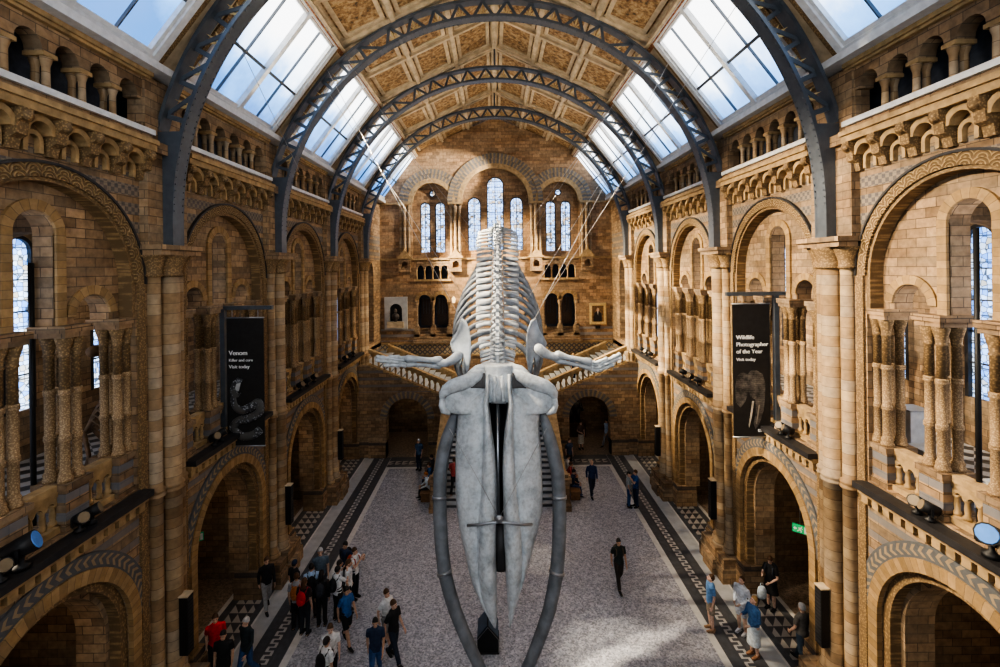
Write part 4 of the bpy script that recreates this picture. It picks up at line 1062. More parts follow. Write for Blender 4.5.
# shoulder blades and flippers
for s in (-1, 1):
    X = (lambda x: x) if s < 0 else (lambda x: 997-x)
    b = bpy.data.objects.new('flipper', None); COL.objects.link(b); b.parent = t
    dy = 0
    blade = [(461,318),(466,321),(469.5,331),(471,345),(470.5,360),(469,369),(467,374),(465,366),(463,356),(460,367),(457,358),(452,350),(450,343),(453,337),(457,331),(459.5,324)]
    cen = at(X(461.5), 343, 11.35)
    dd = lambda x, y: 11.3+ (471-x)*.018 + (y-340)*-.004
    front = [at(X(x), y, dd(x, y)) for x, y in blade]; n = len(front)
    back = [p+V((0,.08,0)) for p in front]
    mb = MB(); fs = [(i, (i+1) % n, n) for i in range(n)]
    inner = [cen.lerp(p, .78)+V((0,.09,0)) for p in front]
    vs = front+inner+back+[cen+V((0,.12,0)), cen+V((0,.2,0))]
    fs = []
    for i in range(n):
        k = (i+1) % n
        fs += [(i, k, n+k, n+i), (n+i, n+k, 3*n), (k, i, 2*n+i, 2*n+k), (2*n+k, 2*n+i, 3*n+1)]
    mb.add(vs, fs, None, True); wobj('shoulder_blade', mb, M['blade_bone'], b)
    fl = (lambda y, x: y) if s < 0 else (lambda y, x: y + ((-7+max(0, 445-x)*.28) if x > 400 else 5.5-(400-x)*.35))
    P = lambda x, y, d=11.2: at(X(x), fl(y, x), d)
    wobj('humerus', MB().tube([P(458,356), P(453,360), P(446,363), P(440,363)], [.13,.12,.09,.11], 10, True), M['spine_bone'], b)
    for (y0, y1, r) in ((360.5,359,.085),(366,364.5,.06)):
        wobj('forearm_bone', MB().tube([P(439,y0), P(430,y0-.3), P(418,y1+.2), P(408,y1)], [r*1.3, r*.8, r*.8, r*1.2], 8, True), M['spine_bone'], b)
    for fi, (yy, xe, bend) in enumerate(((358,388,-1.5),(360.5,377,-2.5),(363,376,-1.5),(365.5,384,.5))):
        x = 405
        while x > xe+2:
            x2 = max(xe, x-7.5); f0 = (405-x)/28; f1 = (405-x2)/28
            wobj('finger_bone', MB().tube([P(x, yy+bend*f0-(f0*1.2)), P((x+x2)/2, yy+bend*(f0+f1)/2-(f0+f1)*.6), P(x2+.8, yy+bend*f1-f1*1.2)], [.06,.04,.055], 7, True), None, b); x = x2
# steel: centre bar, shackle and hangers
wobj('vomer', loft([[sk(x, y, z) for x, z in ((488,-.12),(493,-.3),(498.5,-.42),(504,-.3),(509,-.12))] for y in (392, 430, 480, 530, 562)], .1), M['black'], skull, 'black plate painting in the dark gap between the snout plates')  # black plate added behind the gap, its darkness put into the colour
wobj('support_bar', MB().tube([sk(497.5, 402, -.05), sk(498, 470, -.1), sk(498.7, 540, -.1)], [.035,.04,.04], 8), M['steel'])
wobj('support_tube', MB().tube([sk(500.5, 524, -.02), sk(501, 570, .02)], [.1,.1], 12), M['slate'])
wobj('cross_bar', MB().tube([sk(468,521,.28), sk(480,518.5,.4), sk(490,516,.44), sk(499,515,.44), sk(508,516,.44), sk(520,518.5,.4), sk(531,520,.28)], .03, 8), M['steel'])
wobj('shackle', MB().tube([sk(499+2.6*cos(a), 512+2.6*sin(a), .46) for a in [2*pi*i/14 for i in range(15)]], .03, 6).ell(sk(499,512,.46), .06,.06,.06), M['steel'])
wobj('upper_bar', MB().tube([sk(491,401.5,.12), sk(506,401.5,.12)], .045, 8), M['steel'])
wobj('sling', MB().tube([sk(499,511,.46), sk(475,470,.25), sk(450,428,.1)], .007, 5), M['cable']); wobj('sling', MB().tube([sk(499,511,.46), sk(522,470,.25), sk(546,428,.1)], .007, 5), M['cable'])
# hanging cables
def pxl(x, y, d): return at(x, y, d)
cab = [((218,0,11.9),(300,172,14)), ((322,60,17.4),(461,320,11.4)), ((348,60,17.4),(480,262,19.5)), ((390,130,23.4),(489,250,23)),
       ((675,50,17.4),(534,320,11.4)), ((632,75,17.4),(513,262,19.5)), ((605,120,23.4),(508,250,23)), ((740,0,11.9),(545,300,13)), ((655,95,17.4),(527,300,13.5)), ((330,95,17.4),(466,300,13.5))]
for i, (a, b) in enumerate(cab):
    A, B = at(*a), at(*b)
    o = obj('hanging_cable', MB().tube([A, B], .008, 5), M['cable']); tag(o, f'thin steel cable, {["first","second","third","fourth","fifth"][sum(1 for q in cab if (q[0][0] < 494) == (a[0] < 494) and abs(q[0][0]-494) > abs(a[0]-494))]} from the {"left" if a[0] < 494 else "right"} wall, rising to the roof', 'cable', 'hanging cables')
# ================================================================ kiosk, banners, speakers, signs, benches
p = onfloor(488, 654); KD = .82
t = thing('display_kiosk', 'black house shaped information kiosk on the floor under the whale snout', 'kiosk', (p.x, p.y, 0))
KW = .31
cab = obj('cabinet', MB().plate([(-KW,.03),(KW,.03),(KW,.42),(0,.78),(-KW,.42)], [], 0, KD), M['black'], t)
obj('plinth', MB().box(-KW-.02, KW+.02, -.02, KD+.02, 0, .05), M['slate'], t)
for s in (-1, 1):
    a = V((s*KW*.97, .05, .45)); b = V((s*.02, .05, .775)); n = V((s*.36, 0, .31)).normalized()*.012
    q = MB().add([a+n, b+n, b+n+V((0,KD-.1,0)), a+n+V((0,KD-.1,0)), a, b, b+V((0,KD-.1,0)), a+V((0,KD-.1,0))], [(0,1,2,3),(0,4,5,1),(1,5,6,2),(2,6,7,3),(3,7,4,0)])
    obj('screen', q, plain('kiosk_screen', (.05,.085,.13), .3), cab, 'sloping glossy screen')
obj('edge_trim', MB().tube([(-KW,-.01,.05),(-KW,-.01,.42),(0,-.01,.78),(KW,-.01,.42),(KW,-.01,.05)], .008, 4), M['steel'], t)

def banner(sg, title, lines, label):
    yc = 14.6; x0, x1 = (-8.5, -7.35) if sg < 0 else (7.25, 8.4)
    x0 += 0; cx = (x0+x1)/2; zt = at(243 if sg < 0 else 749, 318 if sg < 0 else 304, yc).z; zb = at(243 if sg < 0 else 749, 447 if sg < 0 else 438, yc).z
    fr = thing('banner_frame', f'dark metal gallows frame holding the {title} banner', 'frame', (sg*8.62, yc, 6.26))
    obj('post', MB().box(-.07, .07, -.04+.1, .1+.1, 0, zt+.35-6.26), M['iron'], fr)
    a, b = sorted((sg*-1.55, sg*.35)); obj('arm', MB().box(a, b, .04, .18, zt+.25-6.26, zt+.37-6.26), M['iron'], fr)
    obj('foot', MB().box(-.25, .25, -.1, .3, 0, .06), M['black'], fr)
    t = thing('hanging_banner', label, 'banner', (cx, yc+.1, zb)); w = x1-x0; h = zt-zb
    obj('cloth', MB().box(-w/2, w/2, -.012, .012, 0, h), plain('banner_black', (.022,.02,.019), .6, 0, .2), t)
    for q in (0, h): obj('batten', MB().tube([(-w/2-.02,0,q), (w/2+.02,0,q)], .025, 6), M['steel'], t)
    for x in (-w*.35, w*.35): obj('hanger', MB().tube([(x,0,h), (x,0,h+.26)], .012, 5), M['steel'], t)
    return t, w, h
ink = plain('white_ink', (.82,.82,.80), .6, 0, .02)
def put_text(t, body, size, x, z, bold=.0, m=None):
    o = obj('lettering', text_mesh(body, size, bold), m or ink, t); o.location = (x, -.034, z); return o
def blob(pts, y=-.014, dy=-.02): return MB().plate(pts, [], dy, y)
t, w, h = banner(-1, 'snake', None, 'black hanging banner with a rearing snake on the left gallery')
zz = h*.71; put_text(t, 'Venom', .20, -w/2+.07, zz, .008); put_text(t, 'Killer and cure', .125, -w/2+.07, zz-.20, .004); put_text(t, 'Visit today', .15, -w/2+.07, zz-.41, .006)
def snake_mat():
    g = G('snake_scales'); x = g.n('TexVoronoi'); g.put(x.inputs['Vector'], g.pos()); x.inputs['Scale'].default_value = 16
    y = g.noise(3.0, 2)
    c = g.mix(g.ramp(y, (.48,(0,0,0)), (.55,(1,1,1))), g.ramp(x.outputs[0], (.2,(.42,.44,.46)), (.5,(.05,.05,.055))), (.10,.095,.09))
    return g.bsdf(c, .5)
sm = snake_mat()
def coil(pts, rad): return MB().tube([(a, -.05, b) for a, b in pts], [(r, .035) for r in rad], 10, True, (0,-1,0))
P = [(-.3,h*.43),(-.36,h*.37),(-.3,h*.31),(-.1,h*.28),(.2,h*.31),(.42,h*.34),(.45,h*.27),(.15,h*.22),(-.2,h*.2),(-.38,h*.14),(-.1,h*.08),(.25,h*.09),(.46,h*.13)]
def smooth_path(P, k=6):
    out = []
    for i in range(len(P)-1):
        p0, p1, p2, p3 = (V((*P[max(0, min(len(P)-1, j))], 0)) for j in (i-1, i, i+1, i+2))
        for q in range(k):
            u = q/k; v = .5*((2*p1)+(p2-p0)*u+(2*p0-5*p1+4*p2-p3)*u*u+(3*p1-p0-3*p2+p3)*u**3); out.append((v.x, v.y))
    return out+[P[-1]]
sp_ = smooth_path(P); obj('snake_picture', coil(sp_, [.07+.06*min(1, i/20) for i in range(len(sp_))]), sm, t)
obj('snake_head', MB().plate([(-.45,h*.44),(-.38,h*.5),(-.22,h*.535),(-.05,h*.52),(-.1,h*.5),(-.26,h*.49),(-.31,h*.45),(-.2,h*.41),(-.12,h*.42),(-.2,h*.385),(-.4,h*.38)], [], -.09, -.05), sm, t)
obj('snake_mouth', blob([(-.3,h*.49),(-.13,h*.5),(-.2,h*.43),(-.3,h*.43)], -.03, -.05), plain('pale_mouth', (.5,.5,.5), .6), t)
t, w, h = banner(1, 'elephant', None, 'black hanging banner with an elephant photograph on the right gallery')
x = -w/2+.09; z = h*.735
for i, s in enumerate(('Wildlife', 'Photographer', 'of the Year')): put_text(t, s, .178, x, z-.22*i, .007)
put_text(t, 'Visit today', .14, x, z-.225*3, .004); put_text(t, 'Ørsted', .12, w*.14, h*.04, .004)
def eleph_mat():
    g = G('elephant_photo'); n = g.noise(4.0, 6.0, rough=.7); wv = g.n('TexWave'); wv.bands_direction = 'Z'; g.put(wv.inputs['Vector'], g.pos()); wv.inputs['Scale'].default_value = 5; wv.inputs['Distortion'].default_value = 4
    c = g.ramp(g.math('ADD', n, g.math('MULTIPLY', wv.outputs['Fac'], .07)), (.42, (.03,.027,.025)), (.62, (.12,.105,.09)), (.8, (.24,.21,.17)))
    return g.bsdf(c, .7)
em = eleph_mat()
obj('elephant_ear', blob([(-.5,h*.26),(-.52,h*.38),(-.44,h*.46),(-.28,h*.49),(-.12,h*.47),(-.1,h*.36),(-.2,h*.27),(-.36,h*.22)]), em, t)
obj('elephant_head', blob([(-.16,h*.46),(-.02,h*.5),(.16,h*.5),(.34,h*.47),(.42,h*.4),(.4,h*.3),(.36,h*.2),(.22,h*.1),(.1,h*.06),(.04,h*.1),(.12,h*.2),(.1,h*.28),(-.04,h*.3),(-.14,h*.36)], -.016, -.026), em, t)
obj('tusk', blob([(.0,h*.27),(.06,h*.27),(-.02,h*.15),(-.1,h*.07),(-.12,h*.09),(-.06,h*.17)], -.024, -.032), plain('ivory', (.5,.45,.36), .5), t)
obj('second_tusk', blob([(.2,h*.24),(.24,h*.24),(.14,h*.1),(.11,h*.1)], -.026, -.034), plain('ivory_shade', (.25,.22,.18), .5), t)

for k, y in enumerate(RIBS[:3]):
    for side, sg, rz in SIDES:
        t = thing('column_loudspeaker', f'slim black column loudspeaker on the {side} side pier, {ORD[k]} to the camera', 'loudspeaker', (sg*7.98, y, 1.85), rz, 'column loudspeakers')
        cab = obj('cabinet', MB().box(-.12, .12, -.2, 0, 0, 1.42), M['black'], t)
        g = MB()
        for i in range(14): g.box(-.1, .1, -.21, -.2, .06+i*.095, .12+i*.095)
        obj('grille', g, plain('speaker_grille', (.03,.03,.032), .5), cab)
        obj('top_cap', MB().box(-.13, .13, -.21, .02, 1.42, 1.45), M['cream'], t)
        obj('bracket', MB().box(-.05, .05, 0, .1, .8, .95), M['steel'], t)
def exit_sign(x, y, d, side):
    p = at(x, y, d)
    t = thing('exit_sign', f'green hanging exit sign with white running figure in the {side} archway', 'sign', p, R(40) if side == 'left' else R(-40)); t.scale = (.8, .8, 1)
    obj('panel', MB().box(-.24, .24, -.02, .02, -.12, .12), plain('sign_green', (.01,.42,.17), .4, 0, .05), t)
    f = MB()
    f.ell((.05,-.025,.065), .022,.006,.022, 8, 5).bar((.03,-.024,.04), (-.02,-.024,-.02), .01, .04).bar((-.02,-.024,-.02), (.05,-.024,-.04), .01, .025).bar((.05,-.024,-.04), (.03,-.024,-.09), .01, .025).bar((-.02,-.024,-.02), (-.08,-.024,-.07), .01, .025).bar((.03,-.024,.035), (.09,-.024,.01), .01, .02).bar((.03,-.024,.035), (-.05,-.024,.03), .01, .02)
    obj('running_figure', f, M['fwhite'], t); obj('doorway_symbol', MB().box(.13, .21, -.026, -.02, -.09, .09), M['fwhite'], t)
    obj('arrow', MB().plate([(-.2,0),(-.15,.05),(-.15,.018),(-.1,.018),(-.1,-.018),(-.15,-.018),(-.15,-.05)], [], -.026, -.02), M['fwhite'], t)
    obj('suspension_rod', MB().tube([(0,0,.12), (0,0,5.6-p.z)], .012, 5), M['steel'], t)
exit_sign(196, 538, 13.6, 'left'); exit_sign(800, 529, 13.8, 'right')
# dark door within the right alcove, wall box
def on_box(name, label, cat, x, y, d, w, h, m, dep=.1):
    p = at(x, y, d); t = thing(name, label, cat, p); return t
t = thing('dark_doorway', 'black door at the back of the second archway on the right', 'door', (13.45, 14.2, .3), R(-90))
obj('door_leaf', MB().box(-.7, .7, -.08, 0, 0, 2.6), M['black'], t); obj('door_handle', MB().box(.5, .56, -.14, -.08, 1.1, 1.3), M['steel'], t)
t = thing('wall_box', 'small black wall box inside the nearest archway on the right', 'box', (13.45, 10.3, 2.6), R(-90))
obj('housing', MB().box(-.22, .22, -.14, 0, 0, .55), M['black'], t); obj('face_plate', MB().box(-.14, .14, -.15, -.14, .1, .45), plain('dim_screen', (.05,.07,.08), .3), t)
# benches by the stairs
def bench(x, y, s):
    t = thing('wooden_bench', f'low wooden bench along the {"left" if s < 0 else "right"} parapet of the staircase', 'bench', (x, y, 0))
    obj('seat', MB().box(-.25, .25, -1.6, 1.6, .4, .47), M['wood'], t)
    for yy in (-1.4, 0, 1.4): obj('leg', MB().box(-.22, .22, yy-.05, yy+.05, 0, .4), M['wood'], t)
bench(-3.6, 24.2, -1); bench(3.65, 24.2, 1)
# gallery furniture seen between the columns
pole = [(-1, 31, 263, 440, 8.95), (1, 976, 228, 455, 8.95)]
for sg, x, y0, y1, xx in pole:
    d = abs(xx*F/(x-494)); a = at(x, y0, d); b = at(x, y1, d)
    t = thing('black_pole', f'tall black pole in front of the {"left" if sg < 0 else "right"} gallery window', 'pole', (a.x, d, 6.0))
    obj('tube', MB().tube([(0,0,0), (0,0,a.z-6.0)], .045, 8), M['black'], t); obj('base', MB().lathe([(.2,0),(.2,.04),(.05,.06)], 12), M['black'], t)
for (x, y, d, w, dp, h, lb) in ((9.9, 10.9, 0, .6, .6, .95, 'white display plinth in the right gallery between the nearest columns'), (10.6, 12.2, 0, .5, .5, 1.5, 'tall white display plinth in the right gallery farther from the camera'), (10.2, 9.3, 0, .7, .7, .8, 'low white display plinth in the right gallery beside the black pole')):
    t = thing('display_plinth', lb, 'plinth', (x, y, 6.0)); obj('body', MB().box(-w/2, w/2, -dp/2, dp/2, 0, h), M['white'], t); obj('top', MB().box(-w/2-.03, w/2+.03, -dp/2-.03, dp/2+.03, h, h+.04), M['marble'], t)
t = thing('mounted_skeleton', 'brown mounted skeleton standing in the left gallery behind the nearest columns', 'skeleton', (-10.0, 12.0, 6.0))
bm_ = plain('old_bone', (.24,.15,.08), .6, 0, .3)
obj('stand', MB().box(-.7, .7, -.4, .4, 0, .12), M['darkwood'], t); obj('spine', MB().tube([(-.6,0,1.2),(-.3,0,1.7),(0,0,2.2),(.1,-.1,2.8),(.0,-.2,3.2)], [.05,.09,.1,.08,.06], 8, True), bm_, t)
obj('skull', MB().ell((.0,-.35,3.35), .14,.26,.15), bm_, t)
for i in range(7):
    for s in (-1, 1): obj('rib', MB().tube([(-.2+.05*i,0,1.7+.14*i), (-.2+.05*i+.05, s*.3, 1.62+.14*i), (.1+.05*i, s*.26, 1.4+.14*i), (.25+.05*i, s*.08, 1.3+.14*i)], .022, 6), bm_, t)
for s in (-1, 1):
    obj('leg_bone', MB().tube([(-.5,s*.15,1.25),(-.25,s*.3,.75),(-.4,s*.28,.12)], [.06,.05,.05], 8, True), bm_, t); obj('arm_bone', MB().tube([(.1,s*.25,2.6),(.4,s*.4,2.1),(.75,s*.3,2.4)], [.055,.045,.04], 8, True), bm_, t)
# dark sculpture silhouettes beyond the right stair arch
t = thing('dark_sculpture', 'dark standing animal sculpture beyond the right arch under the stairs', 'sculpture', (5.1, 31.6, 0))
obj('pedestal', MB().box(-.7, .7, -.4, .4, 0, .9), M['darkwood'], t)
obj('animal_body', MB().ell((0,0,2.0), .45,.3,.55).ell((-.2,-.15,2.7), .22,.25,.28).tube([(-.2,-.1,1.8),(-.25,-.1,.9)], .13, 8).tube([(.25,-.1,1.8),(.25,-.1,.9)], .13, 8).tube([(-.35,-.2,2.2),(-.5,-.3,1.6)], .1, 8).tube([(.35,-.2,2.2),(.5,-.3,1.7)], .1, 8), M['black'], t)
# ================================================================ people (prototypes are posed once, then copied with their own clothes)
def person_parts(pose):
    g = pose.get
    hip = .92; lean = g('lean', 0.0); fem = g('fem', 0)
    sh = .185-.02*fem; hw = .085+.01*fem
    def T(x, y, z): # torso lean forward (-y) about the hip
        dz = z-hip; return V((x, y-dz*sin(lean), hip+dz*cos(lean)))
    if g('sit'):
        hip_z = .52
    dzs = (.52-hip) if g('sit') else 0
    def Tz(x, y, z): return T(x, y, z)+V((0, 0, dzs))
    def ringz(z, rx, ry, y=0, n=16):
        c = Tz(0, y, z); return [c+V((rx*cos(2*pi*j/n), ry*sin(2*pi*j/n), 0)) for j in range(n)]
    tor = [(.84,.11,.085),(.90,.158,.105),(.97,.162,.11),(1.06,.138-.012*fem,.098),(1.16,.145,.105),(1.27,.17-.01*fem,.112),(1.37,.178-.015*fem,.105),(1.43,.14,.08),(1.47,.065,.06)]
    b = MB().rings([ringz(z, rx, ry) for z, rx, ry in tor])
    hp = g('head', 0.0)  # pitch: + looks up
    nk = Tz(0, .0, 1.45); hc = Tz(0, -.02, 1.61)+V((0, .035*hp if hp > 0 else .02*hp, -.01*abs(hp)))
    b.tube([nk-V((0,0,.03)), hc-V((0,-.01,.08))], [.058,.052], 10)
    Hm = Matrix.Translation(hc) @ Matrix.Rotation(-hp, 4, 'X')
    def H(mb_fn, mb):
        s = len(mb.v); mb_fn(mb); return mb.xf(Hm, s)
    def head(m):
        m.ell((0,.012,.02), .074,.092,.105, 14, 10); m.ell((0,-.03,-.045), .052,.055,.062, 12, 8)
        m.tube([(0,-.083,.02),(0,-.105,-.022)], [.012,.017], 6, True)
        for s in (-1, 1): m.ell((s*.075,.01,-.005), .014,.022,.032, 8, 6)
        m.ell((0,-.078,-.055), .022,.014,.012, 8, 6)
    H(head, b)
    legs = {}; arms = {}
    for s, k in ((-1, 'R'), (1, 'L')):
        h = V((s*hw, 0, hip-.02+dzs))
        if g('sit'): kn = V((s*.11, -.42, .50)); an = V((s*.12, -.40+.04*s, .085))
        else: kn = V(g('knee'+k, (s*.095, -.01, .49))); an = V(g('ank'+k, (s*.10, .02, .085)))
        legs[k] = (h, kn, an); d = V((an-kn)).normalized()
        b.tube([h+V((0,0,.03)), h.lerp(kn,.35), kn, kn.lerp(an,.3), an], [.088,.082,.056,.056,.038], 12, True)
        toe = V(g('toe'+k, (0, -1, 0)))
        b.tube([an+V((0,.04,-.045)), an+toe*.09+V((0,0,-.045)), an+toe*.15+V((0,0,-.055))], [.035,.036,.026], 10, True)
        S = Tz(s*sh, .005, 1.395); E = V(g('elb'+k, (s*.222, .03, 1.12))); W = V(g('wri'+k, (s*.222, -.04, .86)))
        E = E+V((0,0,dzs)); W = W+V((0,0,dzs))
        arms[k] = (S, E, W)
        b.tube([S+V((-s*.03,0,0)), S.lerp(E,.4), E, E.lerp(W,.35), W], [.052,.046,.038,.038,.026], 10, True)
        d = (W-E).normalized(); side = d.cross(V((0,1,0))) if abs(d.y) < .8 else d.cross(V((0,0,1)))
        side = side.normalized(); nrm = d.cross(side)
        b.tube([W-d*.02, W+d*.045, W+d*.09], [(.026,.018),(.04,.016),(.042,.014)], 10, True, side)
        ab = (V((0,1,0)).cross(d)).normalized() if abs(d.y) < .9 else V((1,0,0))
        pal = (-ab if False else V((-s,0,0))-d*(V((-s,0,0)).dot(d))); pal = pal.normalized() if pal.length > .1 else nrm
        lat = d.cross(pal).normalized()
        for i, ln in enumerate((.068,.078,.072,.055)):
            q = W+d*.088+lat*(.033-.022*i)
            b.tube([q-d*.015, q+d*ln*.5+pal*.008, q+d*ln*.85+pal*.03], [.0095,.0092,.0078], 6, True)
        sgn = 1 if lat.y < 0 else -1
        q = W+d*.035+lat*(.034*sgn)
        b.tube([q, q+d*.03+lat*.026*sgn+pal*.01, q+d*.06+lat*.034*sgn+pal*.02], [.012,.011,.009], 6, True)
    body = remesh(b, .0085, 'body', 1)
    # top: jacket, shirt or T shirt
    ex = .018; tb = MB(); z0 = .86 if not g('dress') else .62
    rows = [(z, rx+ex, ry+ex) for z, rx, ry in tor if z >= .9]
    rows[-1] = (1.50, .066, .064); rows[-2] = (1.445, .15, .1)
    if g('dress'): rows = [(.56, .25, .19), (.75, .21, .16)] + rows
    else: rows = [(.86, .175, .125)] + rows
    tb.rings([ringz(z, rx, ry) for z, rx, ry in rows])
    for k, s in (('R', -1), ('L', 1)):
        S, E, W = arms[k]; f = g('sleeve', .55)
        if f <= .55: tb.tube([S+V((-s*.05,0,.005)), S, S.lerp(E, .35), S.lerp(E, f*1.25)], [.06,.068,.064,.062], 12)
        else: tb.tube([S+V((-s*.05,0,.005)), S, S.lerp(E,.5), E, E.lerp(W,.5), E.lerp(W,.93)], [.06,.066,.058,.052,.048,.04], 12, True)
    top = remesh(tb, .014, 'top', 2)
    lo = MB()
    if g('skirt'):
        lo.rings([ringz(z, rx, ry, y) for z, rx, ry, y in ((.36,.2,.18,0),(.6,.19,.165,0),(.8,.185,.14,0),(.95,.178,.122,0),(1.03,.158,.115,0))])
        low = remesh(lo, .016, 'skirt', 2); ln = 'skirt'
    else:
        lo.rings([ringz(z, rx+.014, ry+.014) for z, rx, ry in ((.83,.11,.085),(.88,.15,.105),(.97,.165,.112),(1.03,.15,.105))])
        for k in 'RL':
            h, kn, an = legs[k]
            if g('shorts'): lo.tube([h+V((0,0,.04)), h.lerp(kn,.4), h.lerp(kn,.86)], [.1,.098,.088], 12)
            else: lo.tube([h+V((0,0,.04)), h.lerp(kn,.35), kn, kn.lerp(an,.35), kn.lerp(an,.95)], [.1,.095,.07,.068,.058], 12)
        low = remesh(lo, .014, 'trousers', 2); ln = 'shorts' if g('shorts') else 'trousers'
    sh_ = []
    for k in 'RL':
        h, kn, an = legs[k]; toe = V(g('toe'+k, (0, -1, 0)))
        m = MB().tube([an+V((0,0,.0))-toe*.045, an+toe*.03-V((0,0,.03)), an+toe*.10-V((0,0,.045)), an+toe*.17-V((0,0,.05))], [(.045,.05),(.047,.05),(.045,.036),(.036,.026)], 12, True)
        m.box(an.x-.045, an.x+.045, an.y-.16, an.y+.06, an.z-.088, an.z-.06) if abs(toe.y) > .8 and an.z < .1 else None
        sh_.append(m.mesh('shoe'))
    def hair(long, m):
        vs = []; fs = []
        n, q = 16, 7; rs = []
        for i in range(q+1):
            a = pi/2*.97 - (pi/2*.97+.45)*i/q; rs.append([])
            for j in range(n):
                th = 2*pi*j/n; front = max(0, -sin(th))
                aa = a if a > .3 or front < .3 else .3+(a-.3)*max(0, 1-front*1.4)
                rs[-1].append(V((.083*cos(aa)*cos(th), .015+.103*cos(aa)*sin(th), .028+.115*sin(aa))))
        m.rings(rs)
        if long: m.tube([(0,.055,.06),(0,.085,-.04),(0,.085,-.16),(0,.075,-.27)], [(.07,.05),(.085,.045),(.08,.035),(.05,.02)], 12, True, (0,1,0))
    hs = H(lambda m: hair(False, m), MB()).mesh('hair'); hl = H(lambda m: hair(True, m), MB()).mesh('hair')
    hs.polygons.foreach_set('use_smooth', [True]*len(hs.polygons))
    fc = [H(lambda m: m.ell((q*.028,-.083,.012), .011,.006,.008, 8, 5) and None, MB()).mesh('eye') for q in (-1, 1)]
    mo = H(lambda m: m.ell((0,-.091,-.058), .022,.005,.006, 8, 5) and None, MB()).mesh('mouth')
    pk = None
    bp = MB(); c = Tz(0, .19, 1.22)
    bp.ell(c, .15,.10,.22, 14, 10); bp.ell(c+V((0,.07,-.07)), .11,.06,.11, 12, 8)
    pack = bp.mesh('backpack')
    st = MB()
    for s in (-1, 1): st.tube([Tz(s*.10,.13,1.36), Tz(s*.11,.02,1.475), Tz(s*.12,-.105,1.40), Tz(s*.125,-.138,1.25), Tz(s*.15,-.02,1.10), Tz(s*.12,.12,1.08)], [(.022,.008)]*6, 8, False, (0,0,1))
    strap = st.mesh('shoulder_strap')
    return dict(body=body, top=top, low=low, ln=ln, shoes=sh_, hs=hs, hl=hl, eyes=fc, mouth=mo, pack=pack, strap=strap, hand=arms['R'][2].copy())
WALK = dict(kneeR=(-.09,-.14,.50), ankR=(-.09,-.28,.10), kneeL=(.09,.03,.49), ankL=(.09,.30,.14), toeL=(0,-.8,-.55), elbR=(-.22,.12,1.13), wriR=(-.215,.10,.87), elbL=(.22,-.03,1.12), wriL=(.2,-.2,.91))
UP = dict(head=.55)
CL = dict(elbR=(-.25,.04,1.13), wriR=(-.10,-.2,1.0), elbL=(.25,.04,1.13), wriL=(.10,-.2,1.0))
PH = dict(elbR=(-.23,-.06,1.12), wriR=(-.09,-.33,1.22), elbL=(.23,-.02,1.12), wriL=(.12,-.22,1.0), head=-.35)
CAM = dict(elbR=(-.24,-.2,1.22), wriR=(-.10,-.32,1.47), elbL=(.24,-.2,1.22), wriL=(.10,-.32,1.47))
poses = {
 'stand': dict(), 'stand_long': dict(sleeve=1, **{}), 'up': dict(UP, shorts=1, sleeve=1, **CL), 'upm': dict(UP, shorts=1), 'skirt': dict(UP, skirt=1, fem=1, sleeve=1, **PH | UP),
 'walk': dict(WALK), 'walk_long': dict(WALK, sleeve=1), 'phone': dict(PH, fem=1), 'dress': dict(PH, dress=1, fem=1, skirt=0, shorts=1), 'photo': dict(CAM, fem=1, sleeve=.5),
 'walk_shorts': dict(WALK, shorts=1, fem=1), 'sit': dict(sit=1, lean=.15, elbR=(-.24,-.12,1.15), wriR=(-.14,-.36,1.03), elbL=(.24,-.12,1.15), wriL=(.14,-.36,1.03), head=-.2, sleeve=1), 'longskirt': dict(skirt=1, fem=1, head=-.1, elbR=(-.23,.0,1.12), wriR=(-.1,-.25,1.1))}
BUILT = {}
_mc = {}
def cloth(c, nm='cloth'):
    if (c, nm) not in _mc: _mc[(c, nm)] = plain(nm, c, .8 if nm != 'hair' else .5, 0, .25, 14)
    return _mc[(c, nm)]
SKIN = [(.55,.36,.27), (.46,.29,.2), (.28,.165,.105), (.62,.42,.33)]
HAIR = dict(dark=(.018,.014,.012), brown=(.09,.045,.02), blond=(.38,.24,.10), grey=(.42,.42,.42), ginger=(.42,.14,.03), red=(.2,.07,.025), bald=None)
def person(pose, x, y, head, label, top, low, hair='dark', long=False, sk=0, shoes=(.02,.02,.02), pack=None, z=0, group=None, s=1.0, feet=None, hat=None, bare=False):
    if pose not in BUILT: BUILT[pose] = person_parts(poses[pose])
    B = BUILT[pose]; p = feet if feet is not None else onfloor(x, y, z)
    t = thing('person', label, 'person', p, R(head), group); t.scale = (s, s, s)
    def part(nm, me, m, lb=None):
        if not me.materials: me.materials.append(m)
        o = bpy.data.objects.new(nm, me); COL.objects.link(o); o.parent = t
        o.material_slots[0].link = 'OBJECT'; o.material_slots[0].material = m
        if lb: o['label'] = lb
        return o
    part('top', B['top'], cloth(top)); part(B['ln'], B['low'], cloth(low))
    for m in B['shoes']: part('shoe', m, cloth(shoes))
    if HAIR[hair]: part('hair', B['hl' if long else 'hs'], cloth(HAIR[hair], 'hair'))
    if hat: part('cap', B['hs'], cloth(hat)).scale = (1.0, 1.0, 1.004)
    bd = part('body', B['body'], cloth(SKIN[sk], 'skin')); part('eye', B['eyes'][0], cloth((.03,.02,.02))).parent = bd; part('eye', B['eyes'][1], cloth((.03,.02,.02))).parent = bd; part('mouth', B['mouth'], cloth((.4,.15,.13))).parent = bd
    if pack:
        k = thing('backpack', pack[1], 'backpack', p, R(head)); k.scale = (s, s, s)
        for nm in ('pack', 'strap'):
            o = bpy.data.objects.new('bag' if nm == 'pack' else 'shoulder_strap', B[nm]); COL.objects.link(o); o.parent = k
            if not B[nm].materials: B[nm].materials.append(cloth(pack[0]))
            o.material_slots[0].link = 'OBJECT'; o.material_slots[0].material = cloth(pack[0])
    return t
